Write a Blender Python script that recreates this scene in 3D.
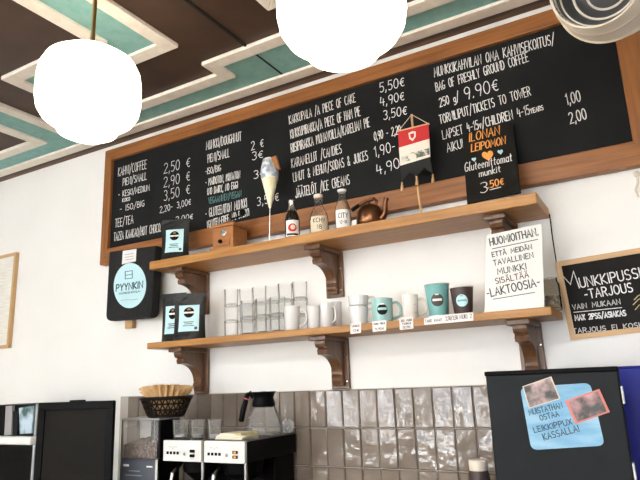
import bpy, bmesh, math, random
from mathutils import Vector, Matrix
random.seed(7)
PI = math.pi
C = bpy.context.scene.collection
S = bpy.context.scene
for o in list(bpy.data.objects): bpy.data.objects.remove(o)

# ------------------------------------------------------------------ camera
F, YAW, PITCH, ROLL = 592.7276, -0.5143620, 0.2376657, 0.0384382      # focal length in pixels of a 640 wide frame
EYE = Vector((0, -2.1, 1.6))
fw = Vector((math.sin(YAW)*math.cos(PITCH), math.cos(YAW)*math.cos(PITCH), math.sin(PITCH)))
rt = Vector((math.cos(YAW), -math.sin(YAW), 0)); dn = fw.cross(rt)
RT = rt*math.cos(ROLL) + dn*math.sin(ROLL); DN = dn*math.cos(ROLL) - rt*math.sin(ROLL); FW = fw
cam_data = bpy.data.cameras.new('camera'); cam = bpy.data.objects.new('camera', cam_data); C.objects.link(cam)
cam_data.sensor_fit = 'HORIZONTAL'; cam_data.sensor_width = 36; cam_data.lens = F*36/640; cam_data.clip_start = .02
m3 = Matrix((RT, -DN, -FW)).transposed()
cam.matrix_world = Matrix.Translation(EYE) @ m3.to_4x4()
S.camera = cam

# ------------------------------------------------------------------ world, daylight, exposure
S.view_settings.view_transform = 'Standard'; S.view_settings.look = 'None'
S.view_settings.gamma = 1; S.view_settings.use_curve_mapping = False
S.view_settings.exposure = 1.34
S.cycles.use_denoising = True
S.cycles.transparent_max_bounces = 48
S.cycles.max_bounces = 10
w = bpy.data.worlds.new('sky'); S.world = w; w.use_nodes = True
w.node_tree.nodes['Background'].inputs[0].default_value = (.75, .87, 1, 1)
w.node_tree.nodes['Background'].inputs[1].default_value = 1.5
def area(name, loc, rot, sx, sy, power, col):
    l = bpy.data.lights.new(name, 'AREA'); l.shape = 'RECTANGLE'; l.size = sx; l.size_y = sy; l.energy = power; l.color = col
    o = bpy.data.objects.new(name, l); o.location = loc; o.rotation_euler = rot; C.objects.link(o); return o
WINDOWS = ((-4.1, -3.35), (-2.75, -2.0), (-1.0, -.25), (.9, 1.65))
for wx0, wx1 in WINDOWS:
    area('window_daylight', ((wx0+wx1)/2, -5.12, 1.75), (PI/2, 0, PI), wx1-wx0, 1.7, 100 if wx0 < -1.5 else 70, (.94, .97, 1))
area('added_room_fill', (-.8, -3.4, 2.9), (0, 0, 0), 1.6, .5, 36, (1, .955, .88))  # fill added behind the viewpoint to brighten the room, no fixture
LAMP_EMIT = 2.6

# ------------------------------------------------------------------ pixel rays of the photograph onto planes of the room
def ray(px, py): return RT*((px-320)/F) + DN*((py-240)/F) + FW
def at(px, py, Y):
    d = ray(px, py); return EYE + d*((Y-EYE.y)/d.y)
def on(px, py, plane):
    p, n = plane; d = ray(px, py); return EYE + d*((p-EYE).dot(n)/d.dot(n))
def yplane(Y): return (Vector((0, Y, 0)), Vector((0, -1, 0)))
def mpp(P): return (Vector(P)-EYE).dot(FW)/F          # metres per pixel at a point

# ------------------------------------------------------------------ materials
MATS = {}
def mat(name, col, rough=.6, metal=0, spec=.5, emit=0, trans=0):
    m = bpy.data.materials.new(name); m.use_nodes = True
    b = m.node_tree.nodes['Principled BSDF']
    b.inputs['Base Color'].default_value = (*col, 1); b.inputs['Roughness'].default_value = rough
    b.inputs['Metallic'].default_value = metal; b.inputs['Specular IOR Level'].default_value = spec
    if emit:
        b.inputs['Emission Color'].default_value = (*col, 1); b.inputs['Emission Strength'].default_value = emit
    MATS[name] = m; return m
def noise(m, c1, c2, scale=(1, 1, 1), nscale=8, detail=5, lo=.35, hi=.65, bump=0, bscale=None, rough=None):
    nt = m.node_tree; N = nt.nodes; L = nt.links; b = N['Principled BSDF']
    tc = N.new('ShaderNodeTexCoord'); mp = N.new('ShaderNodeMapping'); mp.inputs['Scale'].default_value = scale
    L.new(tc.outputs['Object'], mp.inputs['Vector'])
    nz = N.new('ShaderNodeTexNoise'); nz.inputs['Scale'].default_value = nscale; nz.inputs['Detail'].default_value = detail
    L.new(mp.outputs[0], nz.inputs['Vector'])
    cr = N.new('ShaderNodeValToRGB'); cr.color_ramp.elements[0].position = lo; cr.color_ramp.elements[1].position = hi
    cr.color_ramp.elements[0].color = (*c1, 1); cr.color_ramp.elements[1].color = (*c2, 1)
    L.new(nz.outputs['Fac'], cr.inputs[0]); L.new(cr.outputs[0], b.inputs['Base Color'])
    if bump:
        n2 = nz
        if bscale:
            n2 = N.new('ShaderNodeTexNoise'); n2.inputs['Scale'].default_value = bscale; n2.inputs['Detail'].default_value = 2
            L.new(tc.outputs['Object'], n2.inputs['Vector'])
        bp = N.new('ShaderNodeBump'); bp.inputs['Strength'].default_value = bump; bp.inputs['Distance'].default_value = .02
        L.new(n2.outputs['Fac'], bp.inputs['Height']); L.new(bp.outputs[0], b.inputs['Normal'])
    return m
def wood(name, c1, c2, axis='x', rough=.45):
    m = mat(name, c1, rough)
    sc = {'x': (1.5, 22, 22), 'z': (22, 22, 1.5), 'y': (22, 1.5, 22)}[axis]
    return noise(m, c1, c2, sc, 3.0, 6, .3, .72, .08)
def glass(name, tint=(.97, .98, .98), edge=.25, rough=.03, haze=0):
    m = bpy.data.materials.new(name); m.use_nodes = True; nt = m.node_tree; N = nt.nodes; L = nt.links
    N.remove(N['Principled BSDF']); out = N['Material Output']
    t = N.new('ShaderNodeBsdfTransparent'); t.inputs[0].default_value = (*tint, 1)
    g = N.new('ShaderNodeBsdfGlossy'); g.inputs['Roughness'].default_value = rough
    lw = N.new('ShaderNodeLayerWeight'); lw.inputs['Blend'].default_value = edge
    mx = N.new('ShaderNodeMixShader'); L.new(lw.outputs['Fresnel'], mx.inputs[0])
    L.new(t.outputs[0], mx.inputs[1]); L.new(g.outputs[0], mx.inputs[2]); L.new(mx.outputs[0], out.inputs[0])
    if haze:  # milky white mixed in, standing for bright refraction in the glass
        d = N.new('ShaderNodeBsdfTranslucent'); d.inputs[0].default_value = (.95, .96, .96, 1); d2 = N.new('ShaderNodeBsdfDiffuse'); d2.inputs[0].default_value = (.95, .96, .96, 1)
        m1 = N.new('ShaderNodeMixShader'); m1.inputs[0].default_value = .5; L.new(d.outputs[0], m1.inputs[1]); L.new(d2.outputs[0], m1.inputs[2])
        m2 = N.new('ShaderNodeMixShader'); m2.inputs[0].default_value = haze; L.new(mx.outputs[0], m2.inputs[1]); L.new(m1.outputs[0], m2.inputs[2]); L.new(m2.outputs[0], out.inputs[0])
    return m

W_WALL = noise(mat('wall_plaster', (.8, .79, .76), .85), (.80, .795, .775), (.83, .825, .805), nscale=3, bump=.03, bscale=60)
W_ROOM = mat('room_plaster', (.82, .79, .73), .9)
BROWN = noise(mat('ceiling_brown', (.05, .028, .018), .6), (.045, .022, .012), (.062, .032, .018), nscale=6)
TEAL = noise(mat('ceiling_teal', (.2, .4, .38), .7), (.19, .40, .38), (.24, .46, .43), nscale=30)
CREAM = noise(mat('trim_cream', (.8, .74, .66), .6), (.74, .68, .60), (.82, .77, .70), nscale=25)
COVE = wood('cove_wood', (.09, .045, .022), (.16, .08, .04))
OAK = wood('frame_oak', (.20, .070, .015), (.33, .125, .030))
OAKZ = wood('frame_oak_upright', (.20, .070, .015), (.33, .125, .030), 'z')
SHELF = wood('shelf_oak', (.27, .115, .022), (.43, .205, .048))
BRACK = wood('bracket_wood', (.085, .038, .016), (.15, .068, .028), 'z', .3)
PALE = wood('pale_wood', (.50, .30, .13), (.62, .40, .20))
PALEZ = wood('pale_wood_upright', (.50, .30, .13), (.62, .40, .20), 'z')
PINE = wood('grinder_wood', (.26, .095, .024), (.40, .17, .05))
SLATE = noise(mat('chalkboard', (.03, .03, .03), .65, spec=.1), (.010, .0105, .011), (.014, .0145, .015), nscale=4)
SLATE2 = noise(mat('black_card', (.028, .026, .025), .65, spec=.1), (.012, .011, .0105), (.018, .0165, .015), nscale=9)
CHALK = noise(mat('chalk', (.85, .85, .84), .9), (.60, .60, .59), (.88, .88, .87), nscale=90)
TEALCHALK = mat('teal_chalk', (.09, .22, .22), .9)
ORANGE = mat('orange_chalk', (.85, .36, .08), .9)
GOLD = mat('gold_chalk', (.55, .45, .22), .8)
TILE = mat('glazed_tile', (.2, .17, .15), .06, spec=.5)
noise(TILE, (.165, .132, .108), (.225, .187, .155), nscale=5, bump=.16, bscale=17)
GROUT = mat('grout', (.42, .38, .34), .9)
PANEL = mat('panel_white', (.66, .66, .65), .4)
CUPGLASS = glass('cup_glass', (.985, .99, .99), .14, .03, .09)
WHITE = mat('white_ceramic', (.66, .66, .67), .2)
PAPER = mat('white_paper', (.72, .72, .71), .8)
INK = mat('dark_ink', (.035, .05, .055), .8)
INKB = mat('brown_ink', (.10, .045, .05), .8)
TEALC = mat('teal_ceramic', (.30, .52, .51), .25)
TEALP = mat('teal_card', (.16, .40, .40), .5)
BROWNP = mat('brown_card', (.05, .032, .028), .5)
BLACK = mat('black_plastic', (.0025, .0025, .003), .4, spec=.06)
CHAR = noise(mat('charcoal_metal', (.02, .022, .024), .5, spec=.12), (.009, .0105, .0125), (.013, .015, .0175), nscale=5)
FOIL = noise(mat('black_foil', (.006, .006, .0065), .38, spec=.3), (.005, .005, .0055), (.009, .009, .0095), nscale=15, bump=.4, bscale=22)
FABRIC = noise(mat('black_fabric', (.014, .014, .016), .9), (.005, .005, .006), (.009, .009, .010), nscale=60, bump=.1)
PALEBLUE = mat('pale_blue_print', (.48, .72, .78), .6)
NAVY = mat('navy_print', (.02, .06, .10), .6)
BLUENOTE = noise(mat('blue_note_paper', (.25, .5, .7), .6), (.15, .36, .56), (.27, .48, .64), (1, 1, 4), nscale=14)
BLUE = mat('blue_enamel', (.012, .02, .24), .4, spec=.2)
STEEL = mat('steel', (.62, .62, .62), .22, 1)
BRUSHED = noise(mat('brushed_steel', (.3, .3, .31), .25, 1), (.20, .20, .20), (.30, .30, .30), (1, 1, 1), 6)
CREAMPAINT = mat('cream_enamel', (.62, .56, .46), .4)
GREY = mat('grey_plastic', (.28, .28, .29), .5)
SCREEN = mat('dark_screen', (.009, .008, .007), .4, spec=.05)
SLATEBLUE = mat('slate_panel', (.055, .065, .085), .4)
BRASS = mat('brass', (.55, .42, .2), .3, 1)
COPPER = noise(mat('aged_copper', (.25, .10, .05), .33, 1), (.11, .048, .026), (.22, .10, .055), nscale=18)
LAMPGLASS = mat('opal_glass', (1, .86, .66), .3, emit=LAMP_EMIT)
GLASS = glass('clear_glass', (.992, .994, .994), .10, .03, .045)
CLEAR = glass('clear_plastic', (.98, .98, .975), .08, .08, .10)
PLASTICBAG = glass('crinkled_plastic', (.95, .97, .99), .3, .15, .35)
BEANS = noise(mat('coffee_beans', (.06, .03, .018), .4), (.035, .017, .01), (.16, .08, .045), nscale=90, detail=2, lo=.4, hi=.6, bump=.8)
KRAFT = noise(mat('kraft_filter_paper', (.62, .40, .2), .9), (.50, .31, .14), (.66, .45, .24), nscale=14)
WICKER = mat('dark_wicker', (.012, .008, .006), .55, spec=.1)
RED = mat('red_cloth', (.5, .02, .02), .8)
IVORY = mat('ivory_cloth', (.72, .68, .6), .85)
BLACKCLOTH = mat('black_cloth', (.012, .012, .012), .9)
BOTTLEBLACK = mat('dark_bottle_glass', (.012, .009, .008), .1)
BEIGE = mat('beige_label', (.62, .55, .42), .6)
COCOA = mat('cocoa_filling', (.30, .17, .09), .6)
CREAMY = mat('cream_liquid', (.66, .58, .42), .5)
LEMON = noise(mat('lemon_paper', (.8, .76, .5), .6), (.70, .66, .40), (.86, .83, .66), nscale=25)
CELLO = noise(mat('printed_wrap', (.6, .65, .7), .4), (.30, .38, .48), (.82, .84, .85), nscale=40, lo=.42, hi=.56)
CONEBROWN = mat('wafer_brown', (.33, .14, .04), .6)
PINK = mat('pink_band', (.6, .12, .2), .5)
YELLOW = noise(mat('yellow_napkin', (.6, .5, .2), .8), (.5, .4, .14), (.72, .64, .34), nscale=20)
NAPKIN = mat('cream_napkin', (.8, .76, .62), .8)
PHOTO = noise(mat('photo_print', (.3, .2, .2), .4), (.03, .03, .028), (.50, .27, .28), nscale=30, detail=5, lo=.40, hi=.70)
PHOTO2 = noise(mat('photo_print_pale', (.3, .2, .2), .4), (.03, .03, .028), (.55, .38, .38), nscale=28, detail=5, lo=.40, hi=.68)
SALMON = mat('salmon_border', (.55, .17, .14), .6)
REFLECT = noise(mat('machine_window_reflection', (.2, .3, .32), .15), (.04, .10, .10), (.42, .55, .66), (1, 1, .8), nscale=18, lo=.38, hi=.62)  # blue-green reflection in the glass painted as mottled colour
TOWN = noise(mat('town_print', (.5, .5, .45), .8), (.10, .13, .10), (.66, .62, .55), nscale=45, lo=.44, hi=.56)
SPECKLE = noise(mat('speckled_ceramic', (.75, .7, .66), .25), (.45, .38, .35), (.76, .72, .68), nscale=55, lo=.32, hi=.40)
CORK = mat('pale_cap', (.70, .64, .54), .6)
FLOORM = noise(mat('floor_boards', (.25, .15, .08), .5), (.2, .12, .06), (.3, .19, .1), (1, 12, 1), 2)
COUNTERM = mat('counter_top', (.16, .13, .11), .4)
LINED = noise(mat('faint_print', (.8, .78, .7), .7), (.70, .69, .62), (.82, .80, .74), (1, 1, 12), nscale=10)

# ------------------------------------------------------------------ mesh builder
RM = {}
class MB:
    def __init__(s): s.v = []; s.f = []
    def add(s, vs, fs, M=None):
        k = len(s.v); s.v += [(M @ Vector(p)) if M else Vector(p) for p in vs]; s.f += [tuple(i+k for i in f) for f in fs]; return s
    def box(s, x0, x1, y0, y1, z0, z1, M=None):
        return s.add([(x0,y0,z0),(x1,y0,z0),(x1,y1,z0),(x0,y1,z0),(x0,y0,z1),(x1,y0,z1),(x1,y1,z1),(x0,y1,z1)],
                     [(0,3,2,1),(4,5,6,7),(0,1,5,4),(1,2,6,5),(2,3,7,6),(3,0,4,7)], M)
    def lathe(s, prof, n=32, M=None, fl=None, cap=True):
        vs = []; fs = []
        for r, z in prof:
            for i in range(n):
                a = 2*PI*i/n; q = r*(fl(i, n) if fl else 1); vs.append((q*math.cos(a), q*math.sin(a), z))
        for j in range(len(prof)-1):
            for i in range(n):
                k = (i+1) % n; fs.append((j*n+i, j*n+k, (j+1)*n+k, (j+1)*n+i))
        if cap and prof[0][0] > 1e-6: fs.append(tuple(reversed(range(n))))
        if cap and prof[-1][0] > 1e-6: fs.append(tuple(range((len(prof)-1)*n, len(prof)*n)))
        return s.add(vs, fs, M)
    def tube(s, pts, r, n=10, M=None):
        pts = [Vector(p) for p in pts]; rr = r if isinstance(r, (list, tuple)) else [r]*len(pts); vs = []; fs = []; up = None
        for i, p in enumerate(pts):
            t = (pts[min(i+1, len(pts)-1)] - pts[max(i-1, 0)]).normalized()
            if up is None: up = t.orthogonal().normalized()
            up = (up - t*up.dot(t)).normalized(); sd = t.cross(up)
            for k in range(n):
                a = 2*PI*k/n; vs.append(p + (up*math.cos(a)+sd*math.sin(a))*rr[i])
        for j in range(len(pts)-1):
            for k in range(n):
                q = (k+1) % n; fs.append((j*n+k, j*n+q, (j+1)*n+q, (j+1)*n+k))
        fs.append(tuple(reversed(range(n)))); fs.append(tuple(range((len(pts)-1)*n, len(pts)*n)))
        return s.add(vs, fs, M)
    def prism(s, poly, d, M=None):            # 3-D polygon extruded along vector d
        poly = [Vector(p) for p in poly]; n = len(poly); d = Vector(d)
        return s.add(poly + [p+d for p in poly], [tuple(reversed(range(n))), tuple(range(n, 2*n))] + [(i, (i+1) % n, n+(i+1) % n, n+i) for i in range(n)], M)
    def grid(s, fn, nu, nv, M=None):          # fn(u,v) for u,v in 0..1
        vs = [fn(i/nu, j/nv) for j in range(nv+1) for i in range(nu+1)]
        return s.add(vs, [(j*(nu+1)+i, j*(nu+1)+i+1, (j+1)*(nu+1)+i+1, (j+1)*(nu+1)+i) for j in range(nv) for i in range(nu)], M)
    def build(s, name, m, parent=None, bevel=0, smooth=False, world=False, solid=0, subsurf=0):
        me = bpy.data.meshes.new(name); vs = s.v
        if world and parent is not None:
            I = RM[parent.name].inverted(); vs = [I @ p for p in vs]
        me.from_pydata([tuple(p) for p in vs], [], s.f); me.materials.append(m)
        bm = bmesh.new(); bm.from_mesh(me); bmesh.ops.recalc_face_normals(bm, faces=bm.faces); bm.to_mesh(me); bm.free()
        o = bpy.data.objects.new(name, me); C.objects.link(o)
        if parent is not None: o.parent = parent
        if smooth:
            me.polygons.foreach_set('use_smooth', [True]*len(me.polygons))
            me.set_sharp_from_angle(angle=math.radians(40))
        if solid:
            k = o.modifiers.new('solid', 'SOLIDIFY'); k.thickness = solid; k.offset = 0
        if bevel:
            k = o.modifiers.new('bevel', 'BEVEL'); k.width = bevel; k.segments = 2; k.limit_method = 'ANGLE'
        if subsurf:
            k = o.modifiers.new('sub', 'SUBSURF'); k.levels = subsurf; k.render_levels = subsurf
        RM[o.name] = RM[parent.name].copy() if parent is not None else Matrix.Identity(4)
        return o
def bx(x0, x1, y0, y1, z0, z1, M=None): return MB().box(x0, x1, y0, y1, z0, z1, M)
def tag(o, label, cat, group=None):
    o['label'] = label; o['category'] = cat
    if group: o['group'] = group
    return o
def thing(name, label, cat, loc=(0, 0, 0), rz=0, group=None):
    o = bpy.data.objects.new(name, None); C.objects.link(o); o.empty_display_size = .05
    o.location = loc; o.rotation_euler = (0, 0, rz); RM[o.name] = Matrix.Translation(Vector(loc)) @ Matrix.Rotation(rz, 4, 'Z')
    return tag(o, label, cat, group)
def struct(o): o['kind'] = 'structure'; return o
def T(x, y, z): return Matrix.Translation((x, y, z))
def dup(root, loc, rz, label, group=None):
    r = root.copy(); C.objects.link(r); r.location = loc; r.rotation_euler = (0, 0, rz); r['label'] = label
    if group: r['group'] = group
    RM[r.name] = Matrix.Translation(Vector(loc)) @ Matrix.Rotation(rz, 4, 'Z')
    for ch in list(root.children):
        c = ch.copy(); C.objects.link(c); c.parent = r
        for g in ch.children:
            d = g.copy(); C.objects.link(d); d.parent = c
    return r

# ------------------------------------------------------------------ hand lettering: strokes
def arc(cx, cy, rx, ry, a0, a1, n=9): return [(cx+rx*math.cos(math.radians(a0+(a1-a0)*i/n)), cy+ry*math.sin(math.radians(a0+(a1-a0)*i/n))) for i in range(n+1)]
G = {
 'A': (.6, [[(0,0),(.3,1),(.6,0)], [(.1,.36),(.5,.36)]]), 'B': (.52, [[(0,0),(0,1)], [(0,1)]+arc(.22,.76,.24,.24,90,-90)+[(0,.52)], [(0,.52)]+arc(.25,.26,.27,.26,90,-90)+[(0,0)]]),
 'C': (.52, [arc(.3,.5,.3,.5,55,305)]), 'D': (.55, [[(0,0),(0,1)], [(0,1)]+arc(.15,.5,.4,.5,90,-90)+[(0,0)]]),
 'E': (.46, [[(.46,1),(0,1),(0,0),(.46,0)], [(0,.52),(.38,.52)]]), 'F': (.46, [[(.46,1),(0,1),(0,0)], [(0,.52),(.36,.52)]]),
 'G': (.56, [arc(.3,.5,.3,.5,55,320)+[(.54,.42),(.32,.42)]]), 'H': (.54, [[(0,0),(0,1)], [(.54,0),(.54,1)], [(0,.5),(.54,.5)]]),
 'I': (.04, [[(.02,0),(.02,1)]]), 'J': (.42, [[(.4,1),(.4,.25)]+arc(.2,.22,.2,.22,0,-170)]), 'K': (.52, [[(0,0),(0,1)], [(.5,1),(.02,.46),(.52,0)]]),
 'L': (.44, [[(0,1),(0,0),(.44,0)]]), 'M': (.7, [[(0,0),(.06,1),(.35,.3),(.64,1),(.7,0)]]), 'N': (.56, [[(0,0),(0,1),(.56,0),(.56,1)]]),
 'O': (.6, [arc(.3,.5,.3,.5,90,450,14)]), 'P': (.5, [[(0,0),(0,1)], [(0,1)]+arc(.24,.74,.26,.26,90,-90)+[(0,.48)]]),
 'R': (.52, [[(0,0),(0,1)], [(0,1)]+arc(.24,.75,.26,.25,90,-90)+[(0,.5)], [(.22,.5),(.52,0)]]),
 'S': (.5, [arc(.26,.75,.24,.25,40,250)+arc(.24,.25,.26,.25,80,-140)]), 'T': (.54, [[(0,1),(.54,1)], [(.27,1),(.27,0)]]),
 'U': (.54, [[(0,1)]+arc(.27,.27,.27,.27,180,360)+[(.54,1)]]), 'V': (.56, [[(0,1),(.28,0),(.56,1)]]), 'W': (.78, [[(0,1),(.2,0),(.39,.7),(.58,0),(.78,1)]]),
 'X': (.52, [[(0,0),(.52,1)], [(0,1),(.52,0)]]), 'Y': (.54, [[(0,1),(.27,.48),(.54,1)], [(.27,.48),(.27,0)]]), 'Z': (.5, [[(0,1),(.5,1),(0,0),(.5,0)]]),
 '0': (.52, [arc(.26,.5,.26,.5,90,450,14)]), '1': (.22, [[(0,.78),(.18,1),(.18,0)]]), '2': (.5, [arc(.25,.74,.25,.26,160,-20)+[(0,0),(.5,0)]]),
 '3': (.48, [arc(.22,.76,.24,.24,140,-80), arc(.22,.27,.26,.27,80,-140)]), '4': (.5, [[(.1,1),(0,.4),(.5,.4)], [(.38,.75),(.36,0)]]),
 '5': (.48, [[(.45,1),(.06,1),(.03,.55)]+arc(.22,.31,.26,.31,110,-130)]), '8': (.5, [arc(.25,.76,.2,.24,90,450), arc(.25,.27,.25,.27,90,450)]),
 '9': (.48, [arc(.24,.72,.24,.28,0,360)+[(.46,.5),(.34,0)]]), ',': (.12, [[(.09,.1),(.02,-.16)]]), '.': (.1, [[(.02,.0),(.06,.09)]]), '-': (.34, [[(.04,.45),(.3,.45)]]),
 '/': (.5, [[(0,-.15),(.5,1.15)]]), '(': (.18, [arc(.24,.5,.22,.62,130,230)]), ')': (.18, [arc(-.06,.5,.22,.62,50,-50)]), '!': (.08, [[(.05,1),(.03,.3)], [(.02,.0),(.04,.09)]]),
 '&': (.55, [[(.52,0),(.12,.72)]+arc(.25,.8,.15,.18,210,-20)+[(.05,.3)]+arc(.22,.2,.2,.2,170,330)+[(.52,.38)]]),
 '€': (.5, [arc(.34,.45,.26,.42,60,300), [(0,.54),(.4,.54)], [(0,.38),(.36,.38)]]), "'": (.06, [[(.03,1),(.03,.8)]]), ' ': (.55, []),
 'a': (.4, [arc(.2,.26,.2,.26,30,330), [(.4,.52),(.4,0)]]), 'e': (.4, [[(.02,.28),(.38,.28)]+arc(.2,.26,.19,.26,10,310)]), 'g': (.4, [arc(.2,.28,.2,.24,30,330), [(.4,.52),(.4,-.15)]+arc(.2,-.15,.2,.18,0,-150)]),
 'i': (.05, [[(.02,.52),(.02,0)], [(.02,.68),(.03,.75)]]), 'k': (.36, [[(0,0),(0,1)], [(.33,.55),(.02,.25),(.36,0)]]), 'l': (.1, [[(.02,1),(.02,.06),(.1,0)]]),
 'm': (.6, [[(0,0),(0,.52)], arc(.15,.34,.15,.18,180,0)+[(.3,0)], arc(.45,.34,.15,.18,180,0)+[(.6,0)]]), 'n': (.36, [[(0,0),(0,.52)], arc(.18,.34,.18,.18,180,0)+[(.36,0)]]),
 'o': (.42, [arc(.21,.26,.21,.26,90,450,12)]), 's': (.32, [arc(.16,.4,.14,.13,40,250)+arc(.16,.13,.15,.13,80,-140)]), 't': (.3, [[(.13,.8),(.13,.08),(.26,0)], [(0,.55),(.28,.55)]]),
 'u': (.38, [[(0,.52)]+arc(.19,.18,.19,.18,180,360)+[(.38,.52)], [(.38,.52),(.38,0)]]), 'v': (.36, [[(0,.52),(.18,0),(.36,.52)]]),
 '~': (.6, [[(0,.5),(.15,.62),(.4,.42),(.6,.55)]]),
}
for base, u in (('A', 'Ä'), ('O', 'Ö')):
    ww, st = G[base]; G[u] = (ww, st + [[(ww*.3,1.14),(ww*.3,1.22)], [(ww*.7,1.14),(ww*.7,1.22)]])
def strokes(text, gap=.21):
    x = 0; out = []
    for ch in text:
        ww, st = G[ch]
        for pl in st: out.append([(x+p[0], p[1]) for p in pl])
        x += ww + gap
    return out, max(x-gap, .01)
def ribbon(mb, pl, wd, fn):
    n = len(pl); pts = [Vector((p[0], p[1])) for p in pl]; L = []; R = []
    for i, p in enumerate(pts):
        a = (p - pts[i-1]) if i else (pts[1]-p); b = (pts[i+1]-p) if i < n-1 else (p-pts[i-1])
        if a.length < 1e-9: a = b
        if b.length < 1e-9: b = a
        a = a.normalized(); b = b.normalized(); t = (a+b)
        t = t.normalized() if t.length > .2 else a
        k = 1/max(.55, abs(t.dot(a))); nn = Vector((-t.y, t.x))*wd/2*k; q = p.copy()
        if i == 0: q = p - a*wd*.4
        if i == n-1: q = p + b*wd*.4
        L.append(fn(*(q+nn))); R.append(fn(*(q-nn)))
    mb.add(L+R, [(i, n+i, n+i+1, i+1) for i in range(n-1)])
def write(parent, items, plane, m, weight, name='chalk_writing', lift=.0012, jitter=.0):
    """items: (text, x0,y0, x1,y1, cap height px): baseline start and end, read off the photograph, laid on the plane of the board"""
    n = plane[1]; o = None
    for text, x0, y0, x1, y1, h in items:
        mb = MB(); A = on(x0, y0, plane); B = on(x1, y1, plane); u = B-A; wid = u.length; u = u.normalized(); v = n.cross(u)*1.0
        if v.z < 0: v = -v
        hh = (on(x0, y0-h*.93, plane)-A).dot(v); st, tw = strokes(text); sx = wid/tw
        for pl in st:
            jx = random.uniform(-jitter, jitter); jy = random.uniform(-jitter, jitter)
            ribbon(mb, [((p[0]+jx)*sx, (p[1]+jy)*hh) for p in pl], weight, lambda a, b: A + u*a + v*b + n*lift)
        o = mb.build(name, m, parent, world=True)
    return o
def plates(parent, name, poly, plane, m, thick=.002, lift=.0, bevel=0, world=True):
    """polygon read off the photograph, laid on a plane of the room and given a thickness"""
    n = plane[1]; return MB().prism([on(x, y, plane) + n*lift for x, y in poly], n*thick).build(name, m, parent, bevel, world=world)
def ell(cx, cy, rx, ry, n=36, rot=0):
    c, s_ = math.cos(rot), math.sin(rot)
    return [(cx + rx*math.cos(2*PI*i/n)*c - ry*math.sin(2*PI*i/n)*s_, cy + rx*math.cos(2*PI*i/n)*s_ + ry*math.sin(2*PI*i/n)*c) for i in range(n)]
def facing(x, y): return math.atan2(EYE.y-y, EYE.x-x)          # azimuth of somebody standing in the room, seen from a shelf spot
def wrap(mb, poly, ang, z, rad, lift=.0006):                    # a flat outline bent round a (conical) body; rad(z) is its radius
    vs = [(math.cos(ang+a/rad(z))*(rad(z+b)+lift), math.sin(ang+a/rad(z))*(rad(z+b)+lift), z+b) for a, b in poly]
    c = (math.cos(ang+0)*(rad(z)+lift), math.sin(ang)*(rad(z)+lift), z)
    return vs
def disc(ang, z, r, rad, lift, m, name, parent, sy=1, n=28):
    vs = []; fs = []; rings = 4
    for k in range(1, rings+1):
        for i in range(n):
            a = 2*PI*i/n; x = r*k/rings*math.cos(a); y = r*sy*k/rings*math.sin(a)
            R_ = rad(z+y)+lift; vs.append((math.cos(ang+x/R_)*R_, math.sin(ang+x/R_)*R_, z+y))
    R_ = rad(z)+lift; vs.append((math.cos(ang)*R_, math.sin(ang)*R_, z)); c = len(vs)-1
    for i in range(n):
        fs.append((c, i, (i+1) % n))
        for k in range(rings-1): fs.append((k*n+i, (k+1)*n+i, (k+1)*n+(i+1) % n, k*n+(i+1) % n))
    return MB().add(vs, fs).build(name, m, parent)
def curved(ang, z0, z1, half, rad, lift, m, name, parent, n=16):  # rectangular label round a body
    def fn(u, v):
        z = z0+(z1-z0)*v; R_ = rad(z)+lift; a = ang + (u-.5)*2*half; return (math.cos(a)*R_, math.sin(a)*R_, z)
    return MB().grid(fn, n, 4).build(name, m, parent)
def curved_text(text, ang, z, width, h, rad, lift, m, weight, parent, name='print'):
    st, tw = strokes(text); mb = MB()
    def fn(a, b):
        R_ = rad(z+b)+lift; t = ang + (a-width/2)/R_; return Vector((math.cos(t)*R_, math.sin(t)*R_, z+b))
    for pl in st: ribbon(mb, [(p[0]*width/tw, p[1]*h) for p in pl], weight, fn)
    return mb.build(name, m, parent)
def flat_text(mb, text, x, z, width, h, y, weight):             # lettering on a face that looks towards -y (local)
    st, tw = strokes(text)
    for pl in st: ribbon(mb, [(x+p[0]*width/tw, z+p[1]*h) for p in pl], weight, lambda a, b: Vector((a, y, b)))

# ================================================================== THE ROOM
CEIL = 1.6 + 1.325
XL, XR, YB = -4.5, 3.0, -5.2
struct(bx(XL-.1, XR+.1, 0, .12, 0, CEIL+.1).build('wall_back', W_WALL))
struct(bx(XL-.12, XL, YB, 0, 0, CEIL).build('wall_left', W_ROOM))
struct(bx(XR, XR+.12, YB, 0, 0, CEIL).build('wall_right', W_ROOM))
struct(bx(XL-.1, XR+.1, YB-.1, .1, -.1, 0).build('floor', FLOORM))
mb = MB()
cols = [XL] + [v for w_ in WINDOWS for v in w_] + [XR]
for x0, x1, z0, z1 in [(XL, XR, 0, .9), (XL, XR, 2.6, CEIL)] + [(cols[k], cols[k+1], .9, 2.6) for k in range(0, len(cols), 2)]: mb.box(x0, x1, YB-.12, YB, z0, z1)
struct(mb.build('wall_street', W_ROOM))
for k, (x0, x1) in enumerate(WINDOWS):
    mb = MB(); z0, z1 = .9, 2.6
    for a, b, c, d in ((x0, x0+.05, z0, z1), (x1-.05, x1, z0, z1), (x0, x1, z0, z0+.05), (x0, x1, z1-.05, z1), ((x0+x1)/2-.025, (x0+x1)/2+.025, z0, z1)):
        mb.box(a, b, YB-.1, YB-.05, c, d)
    struct(mb.build('window_%d' % (k+1), WHITE))
struct(bx(XL-.1, XR+.1, YB-.1, .1, CEIL, CEIL+.1).build('ceiling', BROWN))
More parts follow.
